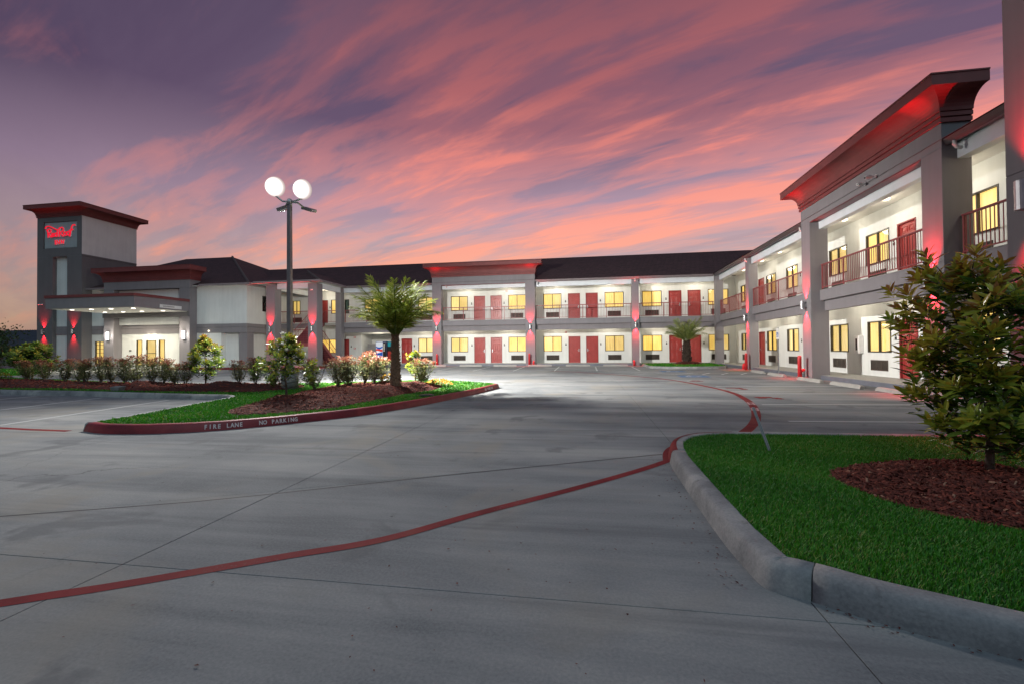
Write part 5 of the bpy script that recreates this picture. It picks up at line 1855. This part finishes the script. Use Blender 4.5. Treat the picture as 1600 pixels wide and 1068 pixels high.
# ------------------------------------------------------------------ lamp post
LPX, LPY = -9.55, 13.4
lp = thing('lamp_post', 'tall dark lamp post with two glaring white floodlights', 'lamp post', (LPX, LPY, .2))
MB().lathe([(.26, -.1), (.26, .38), (.24, .42), (.02, .42)], 18).obj('base', KERB, lp, True)
MB().box(-.14, .14, -.14, .14, .42, .45).obj('base_plate', DARKMETAL, lp)
bevel(MB().add([(-.075, -.075, .45), (.075, -.075, .45), (.075, .075, .45), (-.075, .075, .45), (-.06, -.06, 5.95), (.06, -.06, 5.95), (.06, .06, 5.95), (-.06, .06, 5.95)],
               [(0, 3, 2, 1), (4, 5, 6, 7), (0, 1, 5, 4), (1, 2, 6, 5), (2, 3, 7, 6), (3, 0, 4, 7)]).obj('pole', plain('grey_pole_paint', (.19, .19, .20), .3, .15, 6, 0, 60, .3), lp), .012)
MB().lathe([(.08, 5.90), (.08, 6.06), (.05, 6.10), (.01, 6.10)], 12).obj('pole_cap', GALV, lp, True)
for (dx, dy, dz, lit) in ((-.42, -.12, 6.36, 1), (.52, -.05, 6.24, 1), (-.38, .30, 5.93, 0), (.34, .36, 5.86, 0)):
    MB().tube([(0, 0, 6.0), (dx * .5, dy * .5, 6.02), (dx, dy, dz - (.16 if lit else 0))], .03, 8).obj('arm', GALV, lp, True)
    if lit:
        hd = MB().lathe([(.05, -.20), (.10, -.17), (.22, -.10), (.29, -.02), (.31, 0), (.30, .02)], 24).obj('flood_head', GALV, lp, True, loc=(dx, dy, dz + .12), rot=(RAD(104), 0, RAD(14 if dx < 0 else 2)))
        MB().lathe([(.32, .02), (.29, .11), (.22, .18), (.11, .23), (.01, .24)], 24).obj('lens', FLOODLENS, hd, True)  # lens made as wide as its glare
        spot(hd, (0, 0, .26), (RAD(180), 0, 0), (1.0, .96, .90), 2400, 150, .8, .2)
    else:
        MB().box(-.20, .20, -.13, .13, -.05, .05).obj('flood_head', GALV, lp, False, loc=(dx * 1.2, dy * 1.2, dz), rot=(RAD(12), RAD(-14 if dx < 0 else 18), 0))
        spot(lp, (dx * 1.2, dy * 1.2 + .1, dz - .12), (RAD(54 if dx < 0 else 60), 0, RAD(34 if dx < 0 else -40)), (1.0, .95, .88), 8000 if dx < 0 else 20000, 112 if dx < 0 else 132, .8, .15)

# ------------------------------------------------------------------ wheel stops
WS = MB()
prf = [(-.075, 0), (.075, 0), (.06, .10), (.035, .125), (-.035, .125), (-.06, .10)]
for x, k in ((-.9, 1), (-.82, 1), (.82, 1), (.9, 1)):
    sc_ = .72 if abs(x) > .85 else 1
    WS.v += [(x, p_[0], p_[1] * sc_) for p_ in prf]
for i in range(3):
    WS.f += [(i * 6 + j, i * 6 + (j + 1) % 6, (i + 1) * 6 + (j + 1) % 6, (i + 1) * 6 + j) for j in range(6)]
WS.f += [tuple(range(5, -1, -1)), tuple(range(18, 24))]
WSM = WS.mesh('wheel_stop', plain('wheel_stop_concrete', (.33, .32, .30), .8, .2, 3, .3, 60, fine=30))
for i, (x, y) in enumerate(((-11.9, 34.45), (-9.0, 34.45), (-6.3, 34.45), (-3.6, 34.45), (-.75, 34.4), (2.0, 34.4))):
    tag(put('wheel_stop', WSM, None, (x, y, .004), (0, 0, rs.uniform(-.02, .02))), 'concrete wheel stop, %s from the left in front of the back wing' % ORD[i], 'wheel stop', 'wheel stops')
for i, (x, y) in enumerate(((8.65, 25.3), (8.55, 22.7), (8.48, 19.35), (8.50, 16.85), (8.62, 14.5), (8.6, 11.9))):
    tag(put('wheel_stop', WSM, None, (x, y, .004), (0, 0, RAD(90) + rs.uniform(-.03, .03))), 'concrete wheel stop, %s from the far end along the right wing' % ORD[i], 'wheel stop', 'wheel stops')

# ------------------------------------------------------------------ bollards
BOLL = MB().lathe([(.075, 0), (.075, .90), (.068, .94), (.045, .965), (.01, .97)], 16).mesh('bollard', REDPAINT, True)
for (x, y, lb) in ((9.02, 28.2, 'red steel bollard beside the slim right wing column'), (8.72, 20.75, 'red steel bollard before the far portico column of the right wing'),
                   (-11.85, 34.75, 'red steel bollard before the portico column near the palm'), (-4.45, 34.75, 'red steel bollard before the right column of the back portico')):
    tag(put('bollard', BOLL, None, (x, y, 0)), lb, 'bollard', 'red bollards')

# ------------------------------------------------------------------ accessible parking sign
sg2 = thing('parking_sign', 'accessible parking sign on a grey post by the right wing', 'sign', (9.15, 24.0, 0))
MB().box(-.02, .02, -.03, .03, 0, 2.25).obj('post', GALV, sg2)
pan = MB().box(-.033, -.022, -.16, .16, 1.70, 2.22).obj('panel', WHITEPLASTIC, sg2)
blu = plain('sign_blue', (.03, .12, .38), .4, .05, 4)
MB().box(-.037, -.0335, -.11, .11, 1.80, 2.02).obj('symbol_panel', blu, pan)
MB().tube([(-.039, .02, 2.0), (-.039, .02, 1.92), (-.039, -.05, 1.91), (-.039, -.08, 1.84)], .012, 6).tube([(-.039, .055 * math.cos(a * .5) + .01, 1.88 + .055 * math.sin(a * .5)) for a in range(3, 14)], .009, 6).obj('wheelchair_symbol', WHITEPLASTIC, pan)
# leaning stake on the corner lawn
stk = thing('stake', 'thin grey metal stake leaning over on the corner lawn', 'stake', (2.14, 5.85, .12))
mb = MB()
tipx = (-.165, .10, .52)
for (a, b) in ((-.014, 0.0), (.014, 0.0), (0, .012)):
    mb.tube([(a * .7, b * .7, -.05), (tipx[0] + a * .7, tipx[1] + b * .7, tipx[2])], .007, 6)
mb.obj('stake_rod', GALV, stk)

# ------------------------------------------------------------------ lettering on the red kerb
def kerb_text(body, i0, size, gap):
    s = 0.0
    acc = [0.0]
    for i in range(len(fr) - 1):
        acc.append(acc[-1] + math.hypot(fr[i + 1][0] - fr[i][0], fr[i + 1][1] - fr[i][1]))
    pos_ = i0
    for ch in body:
        if ch != ' ':
            k = max(j for j in range(len(acc)) if acc[j] <= pos_)
            k = min(k, len(fr) - 2)
            t = (pos_ - acc[k]) / (acc[k + 1] - acc[k])
            x = fr[k][0] + (fr[k + 1][0] - fr[k][0]) * t
            y = fr[k][1] + (fr[k + 1][1] - fr[k][1]) * t
            a = math.atan2(fr[k + 1][1] - fr[k][1], fr[k + 1][0] - fr[k][0])
            nx_, ny_ = math.sin(a), -math.cos(a)
            if ch not in LET:
                LET[ch] = text_mesh('kerb_letter', ch, size, .0012, LETPAINT, .0035)
            put('kerb_letter', LET[ch], rk, (x - nx_ * .0175 + nx_ * .004, y - ny_ * .0175 + ny_ * .004, .070), (RAD(77), 0, a), (.80, 1.0, 1))
        pos_ += gap
LET = {}
LETPAINT = plain('worn_white_stencil', (.62, .55, .56), .6, .25, 9, fine=60)
def acc_at(x, y):
    best, s = 1e9, 0
    acc = 0
    for i in range(len(fr) - 1):
        d = math.hypot(fr[i][0] - x, fr[i][1] - y)
        if d < best:
            best, s = d, acc
        acc += math.hypot(fr[i + 1][0] - fr[i][0], fr[i + 1][1] - fr[i][1])
    return s
a0 = acc_at(-6.52, 6.88)
kerb_text('FIRE LANE', a0, .105, .066)
kerb_text('NO PARKING', a0 + .84, .105, .066)
kerb_text('NO PARKING', acc_at(-3.22, 14.25), .105, .075)

# ------------------------------------------------------------------ small things
def security_cam(label, p, rz):
    t = thing('security_camera', label, 'camera', p, rz, 'security cameras')
    MB().lathe([(.05, 0), (.05, .03), (.02, .04)], 12).obj('mount', WHITEPLASTIC, t, True, rot=(RAD(90), 0, 0))
    MB().tube([(0, -.03, 0), (0, -.10, -.03), (.0, -.16, -.02)], .018, 8).obj('arm', WHITEPLASTIC, t, True)
    b_ = MB().lathe([(.045, 0), (.05, .02), (.05, .22), (.045, .24)], 14).obj('body', WHITEPLASTIC, t, True, loc=(0, -.14, -.02), rot=(RAD(100), 0, RAD(15)))
    MB().lathe([(.035, .241), (.035, .247)], 12).obj('lens', BLACK, b_)
    return t
security_cam('white bullet camera on the right portico beam, nearer one', (9.075, 16.05, 6.72), RAD(-90))
security_cam('white bullet camera on the right portico beam, farther one', (9.075, 16.65, 6.68), RAD(-70))
security_cam('white camera near the top of the right stair bay column', (-20.62, 31.6, 5.95), 0)
security_cam('small white camera at the upper left edge of the tower', (-44.9, 31.0, 5.35), 0)
# fire extinguisher cabinet
fe = thing('extinguisher_cabinet', 'white fire extinguisher cabinet between two right wing windows', 'cabinet', (11.195, 21.02, 1.05), RAD(-90))
bevel(MB().box(-.17, .17, -.18, 0, 0, .72).obj('box', WHITEPLASTIC, fe), .01)
MB().box(-.06, .06, -.186, -.181, .12, .60).obj('window_pane', NIGHTGLASS, fe)
MB().tube([(0, -.10, .1), (0, -.10, .5)], .05, 10).obj('bracket_shelf', REDPAINT, fe)
# vending machines in the alcove
vm = thing('vending_machine', 'soft drink vending machine with white, blue and red front in the alcove', 'vending machine', (-17.85, 37.75, .17))
bevel(MB().box(-.50, .50, -.35, .45, .03, 1.90).obj('cabinet', plain('machine_dark_blue', (.015, .03, .10), .4, .1, 4), vm), .02)
fp = MB().box(-.47, .16, -.375, -.352, .12, 1.86).obj('front_panel', emis('panel_white_glow', (.72, .76, .82), .75), vm)
VB, VR = emis('panel_blue_glow', (.02, .10, .45), .8), emis('panel_red_glow', (.75, .06, .04), .8)
def wave(z0, z1, amp, ph, mat, nm):
    mb = MB()
    n = 14
    vs = []
    for i in range(n + 1):
        x = -.46 + .61 * i / n
        a = amp * math.sin(i / n * math.pi * 1.6 + ph)
        vs += [(x, -.378, z0 + a), (x, -.378, z1 + a * .6)]
    mb.add(vs, [(2 * i, 2 * i + 2, 2 * i + 3, 2 * i + 1) for i in range(n)]).obj(nm, mat, fp)
wave(1.30, 1.44, .07, 2.2, VB, 'blue_wave')
wave(1.06, 1.24, .05, .4, VR, 'red_wave')
wave(.50, .96, .08, 2.4, VB, 'blue_wave')
wave(.16, .30, .04, 1.2, VB, 'blue_wave')
MB().box(.20, .47, -.365, -.352, .30, 1.80).obj('button_panel', BLACK, vm)
for k in range(6):
    MB().box(.24, .34, -.372, -.366, 1.05 + k * .11, 1.12 + k * .11).obj('button', WHITEPLASTIC, vm)
sm = thing('vending_machine', 'narrow dark vending machine with teal and red strip beside the drink machine', 'vending machine', (-16.95, 37.75, .17))
MB().box(-.32, .30, -.3, .45, .03, 1.88).obj('cabinet', BLACK, sm)
MB().box(-.30, .10, -.315, -.302, 1.45, 1.85).obj('teal_strip', emis('teal_glow', (.03, .30, .35), .7), sm)
MB().box(-.30, .10, -.315, -.302, .25, 1.05).obj('red_strip', emis('dim_red_glow', (.40, .05, .04), .6), sm)
im = thing('ice_machine', 'grey ice machine at the left of the vending alcove', 'ice machine', (-18.85, 37.95, .17))
bevel(MB().box(-.38, .38, -.40, .40, .05, .95).obj('bin', STEEL, im), .02)
bevel(MB().box(-.36, .36, -.36, .38, .96, 1.72).obj('head', plain('ice_machine_grey', (.30, .30, .31), .35, .1, 4, 0, 60, .4), im), .02)
MB().box(-.22, .22, -.412, -.402, .55, .88).obj('dispenser', BLACK, im)
point(im, (.9, -1.0, 2.2), PORCH_C, 12, .1)
# valve boxes on the lawns
irr = thing('ground_light', 'small grey concrete-cased floodlight on the grass strip by the hedge', 'light box', (-14.9, 12.35, .13))
MB().add([(-.13, -.09, 0), (.13, -.09, 0), (.13, .09, 0), (-.13, .09, 0), (-.17, -.12, .13), (.17, -.12, .13), (.17, .12, .15), (-.17, .12, .15)], [(0, 3, 2, 1), (4, 5, 6, 7), (0, 1, 5, 4), (1, 2, 6, 5), (2, 3, 7, 6), (3, 0, 4, 7)]).obj('casing', KERB, irr)
tag(MB().lathe([(.20, 0), (.20, .025), (.17, .04), (.01, .045)], 18, (-4.25, 11.6, .14)).obj('valve_cover', plain('dark_green_plastic', (.01, .035, .028), .5, .1, 5), None, True), 'dark green round valve cover set in the island lawn', 'valve cover')
# fire alarm bells on the back wall
for (x, z, lb) in ((-6.62, 6.10, 'small red alarm light high on the back wing under the portico'), (-20.2, 2.45, 'small red alarm light beside the vending alcove'), (-20.2, 1.5, 'small red pull station below the alarm by the alcove'), (-1.75, 2.62, 'small red alarm light over the ground floor doors of the back wing')):
    t = thing('alarm', lb, 'alarm', (x, 37.19, z))
    MB().box(-.07, .07, -.05, 0, -.07, .07).obj('case', REDPAINT, t)
    MB().box(-.03, .03, -.065, -.051, -.05, .05).obj('lens', WHITEPLASTIC, t)
# metal roofed building far left
fb = thing('far_building', 'low far building with grey standing seam roof at the left', 'building', (-93, 62, -.2))
MB().box(-12, 12, -6, 6, 0, 2.6).obj('wall', GREYD, fb)
rm = plain('metal_roof', (.10, .13, .16), .4, .1, 2, 0, 60, .5)
MB().add([(-12.8, -6.8, 2.6), (12.8, -6.8, 2.6), (7.5, 0, 5.3), (-12.8, 0, 5.3), (12.8, 6.8, 2.6), (-12.8, 6.8, 2.6)], [(0, 1, 2, 3), (1, 4, 2), (3, 2, 4, 5)]).obj('roof', rm, fb)
sm_ = MB()
for k in range(52):
    x = -12.6 + k * .48
    zt = 1.0 if x < 7.5 else max(0, 1 - (x - 7.5) / 5.3)
    sm_.tube([(x, -6.8, 2.63), (x, -6.8 + 6.8 * zt, 2.63 + 2.7 * zt)], .035, 4)
stuff(sm_.obj('roof_seams', rm, fb))

# ------------------------------------------------------------------ leaf litter on the concrete
r = np.random.default_rng(91)
n = 260
q = np.concatenate([r.uniform((-4, 1.6), (1.0, 7), (120, 2)), np.stack([.88 - np.abs(r.normal(0, .12, 80)), r.uniform(2.8, 6.2, 80)], 1), np.stack([r.uniform(1.2, 2.6, 60), np.zeros(60)], 1)])
q[200:, 1] = 2.66 - (q[200:, 0] - 1.2) * .47 - np.abs(r.normal(0, .05, 60))
a = r.uniform(0, 6.28, n)
P = np.concatenate([q, np.full((n, 1), .006)], 1)
D = np.stack([np.cos(a), np.sin(a), r.uniform(0, .25, n)], 1)
o = stuff(put('leaf_litter', arr_mesh('leaf_litter', leaf4(P, D, np.tile([0, 0, 1.0], (n, 1)), r.uniform(.008, .03, n), r.uniform(.003, .008, n)), QUADLEAF, r.random(n) * .5, CHIP)))
tag(o, 'tiny dark leaf scraps scattered on the concrete near the kerb', 'litter')
